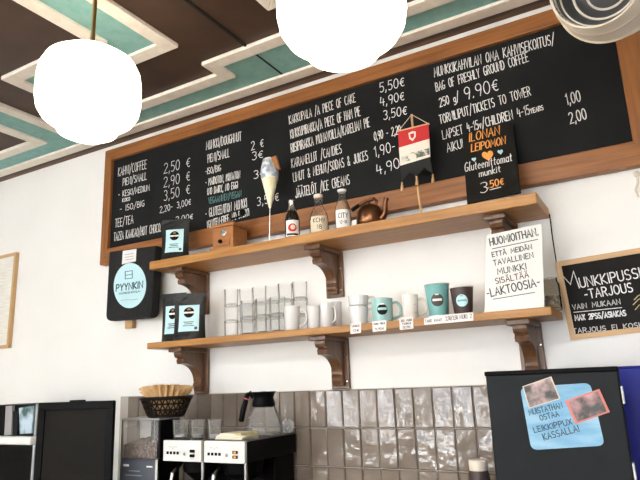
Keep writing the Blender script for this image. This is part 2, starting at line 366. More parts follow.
# ceiling inlays: coordinates in metres from the wall, as measured on the ceiling plane
K = .956
def cp(x, y): return (x*K, y*K-2.1)
TH = .006
def flat(name, polys, m, th, z=CEIL):
    mb = MB()
    for p in polys: mb.prism([(*cp(x, y), z-th) for x, y in p], (0, 0, th))
    return struct(mb.build(name, m))
rect = lambda x0, x1, y0, y1: [(x0, y0), (x1, y0), (x1, y1), (x0, y1)]
YW = 2.065           # edge of the teal strip next to the wall
AX = -1.331          # the pattern is mirrored about the panel joint
mir = lambda p: [(2*AX-x, y) for x, y in p]
teal = [rect(-4.6, 3.0, 1.955, YW), rect(-1.51, 2*AX+1.51, 1.85, 1.955), rect(-2.84, -2.68, -1.5, 1.955)]
Lsh = [[(-2.325, 1.452), (-1.77, 1.452), (-1.77, -1.5), (-1.617, -1.5), (-1.617, 1.567), (-2.325, 1.567)]]
teal += Lsh + [mir(p) for p in Lsh] + [mir(rect(-2.84, -2.68, -1.5, 1.955))]
flat('trim_1', teal, TEAL, TH)
# brown field strips and the thin panel joints
mb = MB()
for xj in (AX, AX+1.6): mb.box(xj*K-.004, xj*K+.004, -4.5, YW*K-2.1-.002, CEIL-.008, CEIL)
struct(mb.build('trim_2', mat('panel_gap', (.01, .012, .012), .9)))
TR = .018
def mould(name, path, wd, closed=False):
    """a raised cream moulding of width wd to the left of the path, mitred"""
    pts = [Vector(p) for p in path]; n = len(pts); off = []
    for i, p in enumerate(pts):
        a = (p-pts[i-1]) if (i or closed) else None; b = (pts[(i+1) % n]-p) if (i < n-1 or closed) else None
        na = Vector((-a.y, a.x)).normalized() if a else None; nb = Vector((-b.y, b.x)).normalized() if b else None
        if na is None: o_ = nb*wd
        elif nb is None: o_ = na*wd
        else:
            h = na+nb; o_ = h*(wd/h.dot(na)*1.0) if h.length > .1 else na*wd
        off.append(p+o_)
    mb = MB()
    for i in range(n if closed else n-1):
        j = (i+1) % n; mb.prism([(*cp(*q), CEIL-TR) for q in (pts[i], pts[j], off[j], off[i])], (0, 0, TR))
    return struct(mb.build(name, CREAM, bevel=.003))
WD = .062
# wall side edge of the teal strip
mould('trim_3', [(-4.6, YW), (3.0, YW)], WD)
# upper edge of the strip with its step and the arms turning away
up = [(-2.68, -1.5), (-2.68, 1.955), (-1.51, 1.955), (-1.51, 1.85), (2*AX+1.51, 1.85), (2*AX+1.51, 1.955), (2*AX+2.68, 1.955), (2*AX+2.68, -1.5)]
mould('trim_4', up, -WD)
mould('trim_5', [(-4.6, 1.955), (-2.84, 1.955), (-2.84, -1.5)], -WD)
mould('trim_6', [(-1.617, -1.5), (-1.617, 1.567), (-2.325, 1.567), (-2.325, 1.452), (-1.77, 1.452), (-1.77, -1.5)], -WD)
mould('trim_7', mir([(-1.617, -1.5), (-1.617, 1.567), (-2.325, 1.567), (-2.325, 1.452), (-1.77, 1.452), (-1.77, -1.5)]), WD)
# thin dark cove where wall and ceiling meet
mb = MB(); prof = [(0, 0), (-.004, -.012), (-.006, -.022), (0, -.026)]
struct(MB().prism([(XL, y, CEIL+z) for y, z in ((0, 0), (-.02, 0), (-.012, -.003), (-.004, -.005), (0, -.007))], (XR-XL, 0, 0)).build('trim_8', COVE))

# ------------------------------------------------------------------ glazed tiles behind the counter
TW_, THH, ZT = .0727, .1418, 1.6-.0255
struct(bx(-2.33, .3, -.004, 0, ZT-.72, ZT+.001).build('wall_grout', GROUT))
mb = MB(); k0 = -15
for i in range(-15, 18):
    for j in range(5):
        x0 = -1.2555 + i*TW_ + .0012; x1 = x0 + TW_ - .0024; z1 = ZT - j*THH - .0014; z0 = z1 - THH + .0028
        if x1 > .3 or x0 < -2.34: continue
        a, b = random.uniform(-.0012, .0012), random.uniform(-.0012, .0012); g = .0035; yy = -.0115
        mb.add([(x0,-.003,z0),(x1,-.003,z0),(x1,-.003,z1),(x0,-.003,z1),
                (x0,yy+.004,z0),(x1,yy+.004,z0),(x1,yy+.004,z1),(x0,yy+.004,z1),
                (x0+g,yy-a,z0+g),(x1-g,yy+a,z0+g),(x1-g,yy+a+b,z1-g),(x0+g,yy-a+b,z1-g)],
               [(0,1,5,4),(1,2,6,5),(2,3,7,6),(3,0,4,7),(4,5,9,8),(5,6,10,9),(6,7,11,10),(7,4,8,11),(8,9,10,11)])
struct(mb.build('wall_tiles', TILE))

# ================================================================== COUNTER (below the picture; carries the machines)
CT = .92
r = thing('counter', 'long service counter running under the tiled wall below the picture', 'counter', (0, 0, 0))
bx(-3.2, .9, -.80, -.015, CT-.04, CT).build('worktop', COUNTERM, r, .004); bx(-3.15, .85, -.74, -.02, 0, CT-.04).build('cabinet_body', BRACK, r)

# ================================================================== BIG MENU BOARD
BP = yplane(-.030)
tl, bl, br = at(105, 151.5, -.045), at(100.5, 267.5, -.045), at(521, 183.3, -.045)
X0, X1 = (tl.x+bl.x)/2, .085
Z1, Z0 = tl.z, (bl.z+br.z)/2
ZI1, ZI0 = at(114, 161, -.03).z, at(632, 143, -.03).z
XI0, XI1 = at(114, 161, -.03).x, at(625, 96, -.03).x
board = thing('menu_board', 'huge black menu chalkboard in a brown wooden frame above the shelves', 'chalkboard', ((X0+X1)/2, 0, Z0))
MBW = lambda b, n, m, bev=0: b.build(n, m, board, bev, world=True)
MBW(bx(XI0-.01, XI1+.01, -.030, -.004, ZI0-.01, ZI1+.01), 'slate', SLATE)
MBW(MB().prism([(X0, -.048, Z1), (X1, -.048, Z1), (XI1, -.048, ZI1), (XI0, -.048, ZI1)], (0, .044, 0)), 'frame_rail', OAK, .003)
MBW(MB().prism([(X0, -.048, Z0), (X1, -.048, Z0), (XI1, -.048, ZI0), (XI0, -.048, ZI0)], (0, .044, 0)), 'frame_rail', OAK, .003)
MBW(MB().prism([(X0, -.048, Z0), (X0, -.048, Z1), (XI0, -.048, ZI1), (XI0, -.048, ZI0)], (0, .044, 0)), 'frame_stile', OAKZ, .003)
MBW(MB().prism([(X1, -.048, Z0), (X1, -.048, Z1), (XI1, -.048, ZI1), (XI1, -.048, ZI0)], (0, .044, 0)), 'frame_stile', OAKZ, .003)
write(board, [('KAHVI/COFFEE', 118.3, 176.5, 146.5, 168.5, 9), ('PIENI/SMALL', 123, 185.8, 146.5, 179.5, 7.5), ('- KESKI/MEDIUM', 118.5, 197.5, 149.5, 190.5, 6), ('KOKO', 122.5, 202, 130, 200.4, 3.5),
  ('- ISO/BIG', 120, 212, 144.5, 206, 6), ('TEE/TEA', 115.2, 227.5, 133.3, 223, 8.5), ('TAZZA KAAKAO/HOT CHOCO.', 114, 241, 161, 231.5, 8.5)], BP, CHALK, .0033, jitter=.012)
write(board, [('2,50 €', 164, 173.5, 190, 166.8, 10.5), ('2,90 €', 164, 187.5, 190, 180.5, 10.5), ('3,50 €', 164, 200.8, 190, 193.5, 10.5), ('2,20- 3,00€', 160, 213, 191, 204.5, 6.5), ('2,00€', 176, 222.5, 193, 219, 6)], BP, CHALK, .0030, jitter=.015)
write(board, [('MUNKKI/DOUGHNUT', 206.4, 150, 241.3, 140.4, 9), ('PIENI/SMALL', 208, 162.8, 229.4, 156.7, 8.5), ('-ISO/BIG', 205.7, 174.6, 221, 170.8, 6.5), ('- MAIDOTON, MUNATON', 205.7, 186, 240, 178, 7.5),
  ('(NO DAIRY, NO EGG)', 207.6, 195, 237.9, 188, 7), ('- GLUTEENITON MUNKKI', 205.7, 217.8, 247, 207, 9), ('(GLUTEN-FREE, NO DAIRY)', 207.6, 228, 249.3, 215.5, 7.5)], BP, CHALK, .0033, jitter=.012)
write(board, [('VEGAANINEN/VEGAN', 208.7, 204, 241.3, 196.6, 6.5)], BP, TEALCHALK, .0034)
write(board, [('2 €', 251.6, 150.3, 263.8, 146.6, 9), ('3€', 252.3, 160.3, 263, 157.7, 8.5), ('3€', 254, 179, 265, 176.5, 8.5), ('3,50€', 257.4, 206, 279, 200.6, 9)], BP, CHALK, .0033, jitter=.012)
write(board, [('KAKKUPALA /A PIECE OF CAKE', 289.6, 124.3, 355.6, 101.8, 9), ('KINKKUPIIRAKKA/A PIECE OF HAM PIE', 291, 138.8, 360.6, 115.5, 9.5), ('RIISIPIIRAKKA MUNAVOILLA/KARELIAN PIE', 291.4, 152.6, 370, 126.6, 9.5),
  ('KARAMELLIT /CANDIES', 292, 167.9, 341.8, 153, 9.5), ('LIMUT & MEHUT/SODAS & JUICES', 293.7, 181.8, 368.2, 159.8, 9.5), ('JÄÄTELÖT /ICE CREAMS', 296, 198, 349.8, 184.2, 10)], BP, CHALK, .0031, jitter=.012)
write(board, [('5,50€', 380, 92.5, 404.5, 86, 10), ('4,90€', 380.7, 106.4, 404.5, 100, 9.5), ('3,50€', 383.7, 119.8, 407, 114.5, 9.5), ('0,90 - 2,20', 374.5, 140.5, 401, 133.6, 9), ('1,90-', 375, 157, 395.5, 151, 11), ('4,90', 377.5, 175, 400, 167.5, 11)], BP, CHALK, .0033, jitter=.015)
write(board, [('MUNKKIKAHVILAN OMA KAHVISEKOITUS/', 434.6, 77, 555, 43.8, 10), ('BAG OF FRESHLY GROUND COFFEE', 436.4, 91.6, 528.6, 61.3, 9.5), ('250 g/', 440.3, 107, 459.5, 100.5, 9.5), ('TORNILIPUT/TICKETS TO TOWER', 440.3, 124, 530.9, 95.3, 9.5),
  ('LAPSET 4-15v/CHILDREN 4-15', 443.3, 139.3, 530, 114, 9.5), ('YEARS', 531, 113.5, 543.5, 109.8, 5), ('AIKUISET', 447.5, 152.3, 477, 143.5, 9.5)], BP, CHALK, .0030, jitter=.012)
write(board, [('9.90€', 465.5, 100, 498.8, 90.4, 13.5), ('1,00', 567, 105, 581, 101.2, 12), ('2,00', 570.5, 123.7, 587, 119, 12)], BP, CHALK, .0033, jitter=.012)

# ================================================================== SHELVES and BRACKETS
def shelf(zb, zt, label):
    r = thing('wall_shelf', label, 'shelf', (-1.11, 0, zb)); bx(-1.942, -.279, -.22, 0, zb, zt).build('board', SHELF, r, .003, world=True); return r
US0, US1, LS0, LS1 = 1.6+.521, 1.6+.558, 1.6+.173, 1.6+.199
shelf(US0, US1, 'upper long brown wooden shelf right under the menu board')
shelf(LS0, LS1, 'lower long brown wooden shelf carrying mugs, glasses and paper cups')
SCREWS = []
def bracket(x, ztop, h, label):
    r = thing('shelf_bracket', label, 'bracket', (x, 0, ztop-h), 0, 'carved shelf brackets')
    bx(-.039, .039, -.016, 0, 0, h-.002).build('wall_plate', BRACK, r, .003)
    bx(-.036, .036, -.185, -.016, h-.018, h).build('cap', BRACK, r, .003)
    H = h-.018; p = [(-.016, .012), (-.034, .012)] + [(-.036, .02)]
    p += [(-.036-.008*math.sin(PI*t/8), .02+.035*t/8) for t in range(9)]
    for t in range(13):                         # big concave sweep up to the nose
        a = PI/2*t/12; p.append((-.040-.095*(1-math.cos(a)), .055+(H-.105)*math.sin(a)))
    p += [(-.145, H-.05), (-.150, H-.035), (-.143, H-.026), (-.160, H-.022), (-.166, H-.010), (-.166, H), (-.016, H)]
    MB().prism([(-.022, y, z) for y, z in p], (.044, 0, 0)).build('corbel', BRACK, r, .004)
    for sx, sz in ((.029, .03), (.030, h*.62), (-.029, .03)):
        MB().lathe([(0, -.001), (.0045, 0), (.004, .0016), (0, .002)], 10, T(sx, -.016, sz) @ Matrix.Rotation(PI/2, 4, 'X')).build('screw', STEEL, r, smooth=True)
    return r
b0 = bracket(-1.818, US0, .195, 'left bracket under the upper shelf, behind two black coffee bags')
bL = [(-1.12, US0, .188, 'middle bracket under the upper shelf, just above white mugs'), (-.425, US0, .19, 'right bracket under the upper shelf, behind the white sign'),
      (-1.815, LS0, .198, 'left bracket under the lower shelf, above the coffee basket'), (-1.112, LS0, .197, 'middle bracket under the lower shelf, ending at the tiles'),
      (-.388, LS0, .197, 'dark right bracket under the lower shelf, above the black screen')]
for x, zt, h, lab in bL: bracket(x, zt, h, lab)

# ================================================================== PENDANT LAMPS
def pendant(loc, label):
    r = thing('pendant_lamp', label, 'lamp', loc, 0, 'white glass globe lamps')
    pr = [(.028, .122), (.06, .119), (.105, .106), (.138, .083), (.154, .05), (.159, .01), (.159, -.05), (.153, -.083), (.138, -.108), (.114, -.126), (.100, -.132), (.096, -.140), (.088, -.156), (.06, -.170), (.02, -.176), (0, -.1765)]
    MB().lathe(pr[::-1], 48).build('glass_shade', LAMPGLASS, r, smooth=True)
    up = CEIL-loc[2]
    MB().lathe([(.034, .114), (.036, .139), (.022, .149), (.012, .159)], 24).build('shade_holder', BRASS, r, smooth=True)
    MB().tube([(0, 0, .155), (0, 0, up-.02)], .0075, 12).build('rod', BRASS, r, smooth=True)
    MB().lathe([(.012, up-.045), (.035, up-.03), (.05, up-.008), (.05, up)], 24).build('ceiling_rose', BRASS, r, smooth=True)
    return r
pendant((-1.475, -.951, 1.6+.95), 'left glowing white glass globe lamp hanging on a brass rod')
pendant((-.566, -.948, 1.6+.925), 'right glowing white glass globe lamp, cut by the top edge of the picture')

# ------------------------------------------------------------------ the tiered fitting at the top right corner
r = thing('ceiling_spotlight', 'cream round ceiling spotlight with ringed grey metallic inside, at top right corner', 'spotlight', (.0, -.75, 2.42))
def spot():
    c = ray(595, -20); yrel = 1.35; P = EYE + c*(yrel/c.y); r.location = P; RM[r.name] = Matrix.Translation(P)
    d = ((EYE-P).normalized() - RT*.36 - DN*.24).normalized(); q = d.to_track_quat('Z', 'Y').to_matrix().to_4x4(); s = mpp(P); R1 = 46*s
    MB().lathe([(R1*.93, -.02), (R1*.96, -.002), (R1, 0), (R1*1.02, -.004), (R1*1.07, -.040), (R1*1.10, -.043), (R1*1.10, -.048), (R1*1.06, -.051), (R1*1.16, -.098), (R1*1.20, -.101), (R1*1.20, -.106), (R1*1.12, -.11), (R1*1.0, -.19), (R1*.6, -.22), (0, -.225)], 56, q, cap=False).build('housing', CREAMPAINT, r, smooth=True)
    MB().lathe([(R1*.955, -.004), (R1*.90, -.045), (R1*.72, -.075), (R1*.45, -.095), (0, -.10)], 48, q, cap=False).build('reflector', mat('spot_reflector', (.06, .06, .06), .3, spec=.3), r, smooth=True)
    for a, z in ((.90, -.042), (.70, -.074), (.46, -.092)):
        MB().tube([q @ Vector((R1*a*math.cos(2*PI*k/48), R1*a*math.sin(2*PI*k/48), z)) for k in range(49)], .0030, 8).build('lit_ring_line', CREAMPAINT, r, smooth=True)  # cream rings stand for light caught on the reflector steps
    back = -d*.2
    MB().tube([back, back+Vector((0, 0, .06)), Vector((back.x, back.y, CEIL-P.z))], .014, 12).build('stem', CREAMPAINT, r, smooth=True)
    MB().lathe([(.05, CEIL-P.z-.02), (.05, CEIL-P.z)], 24, T(back.x, back.y, 0)).build('ceiling_plate', CREAMPAINT, r)
spot()

# ================================================================== ON THE UPPER SHELF
def shelf_spot(px, py, y, zt):
    """world x of something standing on a shelf top at depth y, read at its foot"""
    P = at(px, py, y); return Vector((P.x, y, zt))
def pouch(r, wd, ht, th, label_z, label_h, label_w):
    def half(v): return th/2*(1-.82*v)+.002
    def front(u, v):
        x = (u-.5)*wd*(1-.05*math.sin(PI*v)); e = 1-abs(2*u-1)**2.6
        return (x, -half(v)*e*(.85+.15*math.cos(6*v)), ht*v - (.012*(1-abs(2*u-1)**2) if v == 0 else 0)*0)
    def back(u, v): p = front(u, v); return (p[0], -p[1], p[2])
    mb = MB().grid(front, 14, 14).grid(back, 14, 14)
    mb.add([front(i/14, 0) for i in range(15)]+[back(i/14, 0) for i in range(15)], [(i, i+1, 16+i, 15+i) for i in range(14)])
    b = mb.build('foil_pouch', FOIL, r, smooth=True)
    bx(-wd/2, wd/2, -.0035, .0035, ht-.004, ht+.014).build('top_seal', FOIL, r, .001)
    def lab(u, v, off=.0012):
        uu = .5+(u-.5)*label_w/wd; vv = (label_z+label_h*v)/ht; p = front(uu, vv); return Vector((p[0], p[1]-off, p[2]))
    l = MB().grid(lab, 10, 10).build('label', PALEBLUE, r)
    def onlab(poly, off, name, m, par=None):
        vs = [lab(.5+a, .5+b, off) for a, b in poly]; c = lab(sum(p[0] for p in poly)/len(poly)+.5, sum(p[1] for p in poly)/len(poly)+.5, off)
        n = len(vs); return MB().add(vs+[c], [(i, (i+1) % n, n) for i in range(n)]).build(name, m, l)
    onlab(ell(0, .22, .27, .20, 24), .002, 'round_emblem', BLACK)
    onlab([(-.27, .18), (.27, .18), (.27, .25), (-.27, .25)], .0026, 'emblem_band', PAPER)
    onlab(ell(0, .34, .09, .04, 12), .0026, 'emblem_badge', CONEBROWN)
    for z, hw in ((-.16, .25), (-.23, .2), (-.3, .28)): onlab([(-hw, z), (hw, z), (hw, z+.03), (-hw, z+.03)], .0022, 'text_line', SLATEBLUE)
    onlab([(.30, -.44), (.43, -.44), (.43, -.33), (.30, -.33)], .0022, 'corner_stamp', SLATEBLUE)
    return r
def bag(px, py, pytop, wpx, y, zt, rz, label):
    P = shelf_spot(px, py, y, zt); ht = at(px, pytop, y).z - zt; s = mpp(P)
    r = thing('coffee_bag', label, 'coffee bag', P, rz, 'black coffee bags'); return pouch(r, wpx*s*1.04, ht-.012, .055, ht*.19, ht*.56, wpx*s*.68)
bag(175, 257, 220, 28.5, -.16, US1, .38, 'black coffee bag with pale blue label alone on the left end of the upper shelf')
bag(189.5, 338, 294, 32, -.155, LS1, .42, 'black coffee bag in front on the lower shelf, its whole pale blue label showing')
bag(173.5, 340, 294, 26, -.085, LS1, .25, 'black coffee bag standing half hidden behind another on the lower shelf')

# wooden hand grinder with crank
P = shelf_spot(230, 248, -.14, US1); r = thing('hand_coffee_grinder', 'small square wooden hand coffee grinder with drawer and dark crank on the upper shelf', 'coffee grinder', P, .03)
bx(-.052, .052, -.05, .05, 0, .012).build('base', PINE, r, .003); bx(-.044, .044, -.042, .044, .012, .085).build('body', PINE, r, .002)
bx(-.05, .05, -.048, .05, .085, .097).build('top_board', PINE, r, .003)
d = bx(-.032, .032, -.047, -.03, .017, .043).build('drawer', PINE, r, .002)
MB().lathe([(0, 0), (.005, .003), (.008, .010), (.006, .016), (0, .018)], 16, T(0, -.047, .03) @ Matrix.Rotation(PI/2, 4, 'X')).build('knob', BLACK, d, smooth=True)
MB().lathe([(0, 0), (.013, .0), (.012, .002), (0, .003)], 20, T(.004, -.042, .064) @ Matrix.Rotation(PI/2, 4, 'X')).build('maker_badge', STEEL, r, smooth=True)
MB().lathe([(.03, .097), (.028, .106), (.012, .115), (.006, .118), (.006, .124), (0, .125)], 24).build('dome', BRACK, r, smooth=True)
h_ = MB().tube([(0, 0, .122), (.02, 0, .124), (.055, .0, .128)], .004, 8).build('crank', BLACK, r, smooth=True)
MB().lathe([(0, .126), (.008, .128), (.011, .138), (.010, .149), (.004, .153), (0, .154)], 16, T(.055, 0, 0)).build('crank_knob', BLACK, h_, smooth=True)

for c_ in r.children:
    for v_ in c_.data.vertices: v_.co *= 1.2
    for g_ in c_.children:
        for v_ in g_.data.vertices: v_.co *= 1.2
# ice cream cone on a rod
Y = -.13; P = shelf_spot(269.3, 240, Y, US1); r = thing('ice_cream_cone_display', 'pale yellow wrapped ice cream cone held upright on a thin rod', 'cone display', P)
tip = at(270, 207, Y)-P; top = at(269.6, 158, Y)-P; s = mpp(P)
MB().lathe([(.022, 0), (.022, .004), (.004, .007)], 20).build('foot', STEEL, r, smooth=True)
MB().tube([(0, 0, .004), tip], .0022, 8).build('rod', STEEL, r, smooth=True)
ax = (top-tip); L_ = ax.length; q = T(*tip) @ ax.to_track_quat('Z', 'Y').to_matrix().to_4x4()
wr = MB().lathe([(.003, -.006), (.006, 0), (5.0*s, L_*.30), (8.4*s, L_*.56)], 28, q).build('cone_paper', LEMON, r, smooth=True)
MB().lathe([(8.4*s, L_*.56), (9.0*s, L_*.66), (8.8*s, L_*.76), (7.6*s, L_*.88), (6.6*s, L_*.97), (3*s, L_*1.0)], 28, q, lambda i, n: 1+.05*math.sin(6*PI*2*i/n)).build('printed_wrapper', CELLO, r, smooth=True)
MB().prism([at(x_, y_, Y-.035) for x_, y_ in ((270.5, 157.5), (275.5, 155.5), (279.3, 169), (276, 168.5), (273, 163))], (0, .012, 0)).build('wafer', CONEBROWN, r, .001, world=True)

# bottles
def bottle(name, px, py, pytop, wpx, y, prof, m, label, cat, zt=US1):
    P = shelf_spot(px, py, y, zt); H = at(px, pytop, y).z - zt; R_ = wpx*mpp(P)/2
    r = thing(name, label, cat, P); MB().lathe([(a*R_, b*H) for a, b in prof], 36).build('glass_body', m, r, smooth=True)
    def rad(z):
        t = z/H
        for (a, b), (c, d) in zip(prof, prof[1:]):
            if b <= t <= d and d > b: return R_*(a+(c-a)*(t-b)/(d-b))
        return R_
    return r, P, H, R_, rad, facing(P.x, P.y)
r, P, H, R_, rad, fa = bottle('beer_bottle', 292.7, 237.5, 200.5, 15, -.16, [(0, 0), (.9, .01), (1, .04), (1, .50), (.93, .58), (.62, .72), (.42, .80), (.38, .9), (.40, .96), (.40, .965)], BOTTLEBLACK, 'dark bottle with red and white label and silver foil neck', 'bottle')
MB().lathe([(.66*R_, H*.715), (.46*R_, H*.80), (.42*R_, H*.9), (.46*R_, H*.95), (.44*R_, H), (0, H*1.005)], 24, None, lambda i, n: 1.03+.03*(i % 2)).build('neck_foil', STEEL, r, smooth=True)
curved(fa, H*.06, H*.46, .95, rad, .0008, PAPER, 'label', r)
disc(fa, H*.27, R_*.62, rad, .0016, RED, 'label_shield', r, .9); disc(fa+.05, H*.28, R_*.33, rad, .0022, BEIGE, 'label_emblem', r)
curved(fa, H*.08, H*.13, .8, rad, .0016, BOTTLEBLACK, 'label_stripe', r)
r, P, H, R_, rad, fa = bottle('corked_bottle', 319.5, 232, 197, 19, -.15, [(0, 0), (.95, .01), (1, .05), (1, .42), (.9, .55), (.62, .68), (.47, .76), (.42, .92), (.46, 1.0), (.38, 1.0)], GLASS, 'clear bottle with beige label and wide pale cap', 'bottle')
MB().lathe([(0, .006), (R_*.93, .006), (R_*.93, H*.40), (0, H*.40)], 30).build('filling', CREAMY, r, smooth=True)
MB().lathe([(.40*R_, H*.96), (.48*R_, H*.985), (.50*R_, H*1.03), (.46*R_, H*1.06), (0, H*1.065)], 24).build('cap', CORK, r, smooth=True)
curved(fa, H*.08, H*.46, 1.0, rad, .001, BEIGE, 'label', r)
curved_text('KCHV', fa, H*.30, R_*1.3, H*.10, rad, .0018, BLACK, .0022, r); curved_text('18', fa, H*.13, R_*.5, H*.10, rad, .0018, BLACK, .002, r)
r, P, H, R_, rad, fa = bottle('milk_bottle', 343.5, 226, 191, 16, -.15, [(0, 0), (.95, .01), (1, .04), (1, .50), (.93, .6), (.62, .75), (.42, .83), (.40, .92), (.48, .98), (.42, 1.0)], GLASS, 'clear bottle of brown powder with white label, next to the kettle', 'bottle')
MB().lathe([(0, .006), (R_*.93, .006), (R_*.93, H*.52), (R_*.86, H*.6), (R_*.56, H*.74), (0, H*.75)], 30).build('filling', COCOA, r, smooth=True)
MB().lathe([(.44*R_, H*.97), (.56*R_, H*1.0), (.58*R_, H*1.03), (0, H*1.05)], 24).build('cap', PAPER, r, smooth=True)
curved(fa, H*.05, H*.5, 1.1, rad, .001, PAPER, 'label', r)
curved_text('CITY', fa, H*.30, R_*1.25, H*.11, rad, .0018, BLACK, .0024, r); curved_text('12-18', fa, H*.16, R_*.9, H*.07, rad, .0018, BLACK, .0015, r)

# copper kettle
P = shelf_spot(370.5, 221, -.17, US1); s = mpp(P)*1.17; r = thing('copper_kettle', 'small dark copper kettle with curved spout on the upper shelf', 'kettle', P, -.15)
MB().lathe([(0, 0), (11*s, 0), (12.3*s, 2*s), (12.2*s, 6*s), (10.8*s, 12*s), (8.6*s, 16*s), (6.5*s, 17*s)], 36).build('body', COPPER, r, smooth=True)
l = MB().lathe([(7*s, 16.5*s), (6.8*s, 17.6*s), (3*s, 18.6*s), (1*s, 19*s)], 28).build('lid', COPPER, r, smooth=True)
MB().lathe([(0, 18.5*s), (1.2*s, 19*s), (1.5*s, 20*s), (0, 21*s)], 16).build('lid_knob', BLACK, l, smooth=True)
MB().tube([(8*s, 0, 4*s), (12.5*s, 0, 5*s), (15*s, 0, 8*s), (15.5*s, 0, 13*s), (16.2*s, 0, 18.5*s), (17.8*s, 0, 21*s)], [3.8*s, 3.2*s, 2.6*s, 2.1*s, 1.9*s, 2.2*s], 12).build('spout', COPPER, r, smooth=True)
MB().tube([(5.5*s, 0, 15.5*s), (7.5*s, 0, 20*s), (5*s, 0, 23*s), (-3*s, 0, 22.5*s), (-13*s, 0, 20.5*s), (-18*s, 0, 18*s)], [1.5*s]*3+[1.6*s]*3, 10).build('handle', COPPER, r, smooth=True)
MB().tube([(-10*s, 0, 21*s), (-18.5*s, 0, 17.8*s)], [1.7*s, 2.0*s], 12).build('grip', BLACK, r, smooth=True)
MB().tube([(-8*s, 0, 14*s), (-10*s, 0, 21*s)], .9*s, 8).build('handle_strut', COPPER, r, smooth=True)
P = shelf_spot(354, 225, -.185, US1); r = thing('shelf_card', 'tiny blank white card on the upper shelf edge left of the kettle', 'card', P); MB().prism([(-.009, 0, 0), (.009, 0, 0), (.009, .006, .03), (-.009, .006, .03)], (0, .0015, 0)).build('card', PAPER, r)

# pennant on its stand
FY = -.12; fp = yplane(FY); base = shelf_spot(421, 213, FY+.004, US1)
r = thing('table_pennant', 'red white and black pennant hanging from a small wooden stand on the upper shelf', 'pennant', base)
MB().lathe([(.03, 0), (.03, .006), (.012, .012), (.006, .015)], 24).build('stand_foot', PALE, r, smooth=True)
I = RM[r.name].inverted(); W_ = lambda x, y, d=0: on(x, y, (Vector((0, FY+d, 0)), Vector((0, -1, 0))))
MB().tube([base+Vector((0, .0, .012)), W_(416.7, 178, .012), W_(411.6, 114.5, .012)], .0042, 10).build('pole', PALEZ, r, smooth=True, world=True)
c = MB().tube([W_(398.2, 131.3), W_(411.6, 114.6), W_(428.6, 123.9)], .0014, 6).build('cord', BEIGE, r, world=True)
MB().tube([W_(397.6, 131.6), W_(429.2, 123.8)], .004, 8).build('crossbar', PALE, r, smooth=True, world=True)
for nm, m, poly in (('red_field', RED, [(398.2, 131), (428.5, 123.6), (429.6, 139), (399.2, 148)]), ('white_field', IVORY, [(399.2, 148), (429.6, 139), (430.4, 157), (400.5, 166)]),
        ('black_field', BLACKCLOTH, [(400.5, 166), (430.4, 157), (432.8, 174), (424.4, 167.5), (416.7, 176.3), (409.8, 172), (402, 182)])):
    plates(r, nm, poly, fp, m, .003)
plates(r, 'crest', [(408.8, 133.4), (412.5, 131.6), (416, 131.8), (416, 137), (413, 141.3), (409.6, 139)], fp, IVORY, .0012, .003)
plates(r, 'crest_shield', [(410.6, 134.6), (414.6, 133.6), (414.4, 137), (412.8, 139), (411, 137.6)], fp, RED, .0008, .0043)
plates(r, 'town_picture', [(401.5, 157.5), (410, 153.5), (429.3, 148.5), (429.9, 154.5), (401.6, 163.3)], fp, TOWN, .0008, .003)
plates(r, 'seal', ell(412.7, 157.2, 4.2, 3.6, 20), fp, IVORY, .0012, .003)
for x, y in ((402, 182), (416.7, 176.3), (432.9, 174)):
    a, b = W_(x, y, -.003), W_(x+.2, y+9, -.003); q = T(*a) @ (b-a).to_track_quat('Z', 'Y').to_matrix().to_4x4(); k = (b-a).length
    MB().lathe([(.0015, 0), (.0035, k*.15), (.0035, k*.3), (.0055, k*.6), (.0062, k), (0, k*1.01)], 14, q).build('tassel', PALEZ, r, smooth=True, world=True)

# leaning black price sign
def leaning(bottom_y, top_y, zb, zt_):
    d = Vector((0, top_y-bottom_y, zt_-zb)); n = d.cross(Vector((1, 0, 0))).normalized()
    if n.y > 0: n = -n
    return (Vector((0, bottom_y, zb)), n)
pl = leaning(-.195, -.058, US1, US1+.285)
r = thing('price_sign', 'black card sign with orange and white lettering and hearts leaning on the menu board', 'sign', on(494, 198, pl))
plates(r, 'card', [(462, 135.5), (512.8, 122.8), (520.8, 192.2), (467.2, 203.6)], pl, SLATE2, -.006)
write(r, [('ILONAN', 469.5, 142, 499.5, 134.5, 9), ('LEIPOMON', 471.5, 152, 505.5, 144, 8)], pl, ORANGE, .0042)
write(r, [('Gluteenittomat', 465, 172, 512, 161, 9.5), ('munkit', 479.5, 177.2, 500.5, 172, 8), ('3', 480.5, 193.5, 487.5, 192, 11)], pl, CHALK, .0030)
write(r, [('.50€', 488.5, 188.5, 504, 184.5, 7.5)], pl, ORANGE, .0034)
write(r, [('-', 489, 195, 503, 191.4, 11)], pl, CHALK, .003)
def heart(cx, cy, w_, rot=0):
    o_ = []
    for i in range(28):
        t = 2*PI*i/28; x = 16*math.sin(t)**3; y = -(13*math.cos(t)-5*math.cos(2*t)-2*math.cos(3*t)-math.cos(4*t)); c, s_ = math.cos(rot), math.sin(rot)
        o_.append((cx+(x*c-y*s_)*w_/32, cy+(x*s_+y*c)*w_/32))
    return o_
plates(r, 'heart', heart(487.8, 155.6, 11.5, -.2), pl, ORANGE, .001); plates(r, 'small_heart', heart(474, 159.5, 4.5, -.2), pl, PALEBLUE, .001); plates(r, 'small_heart', heart(500.4, 152, 5.5, -.2), pl, PALEBLUE, .001)

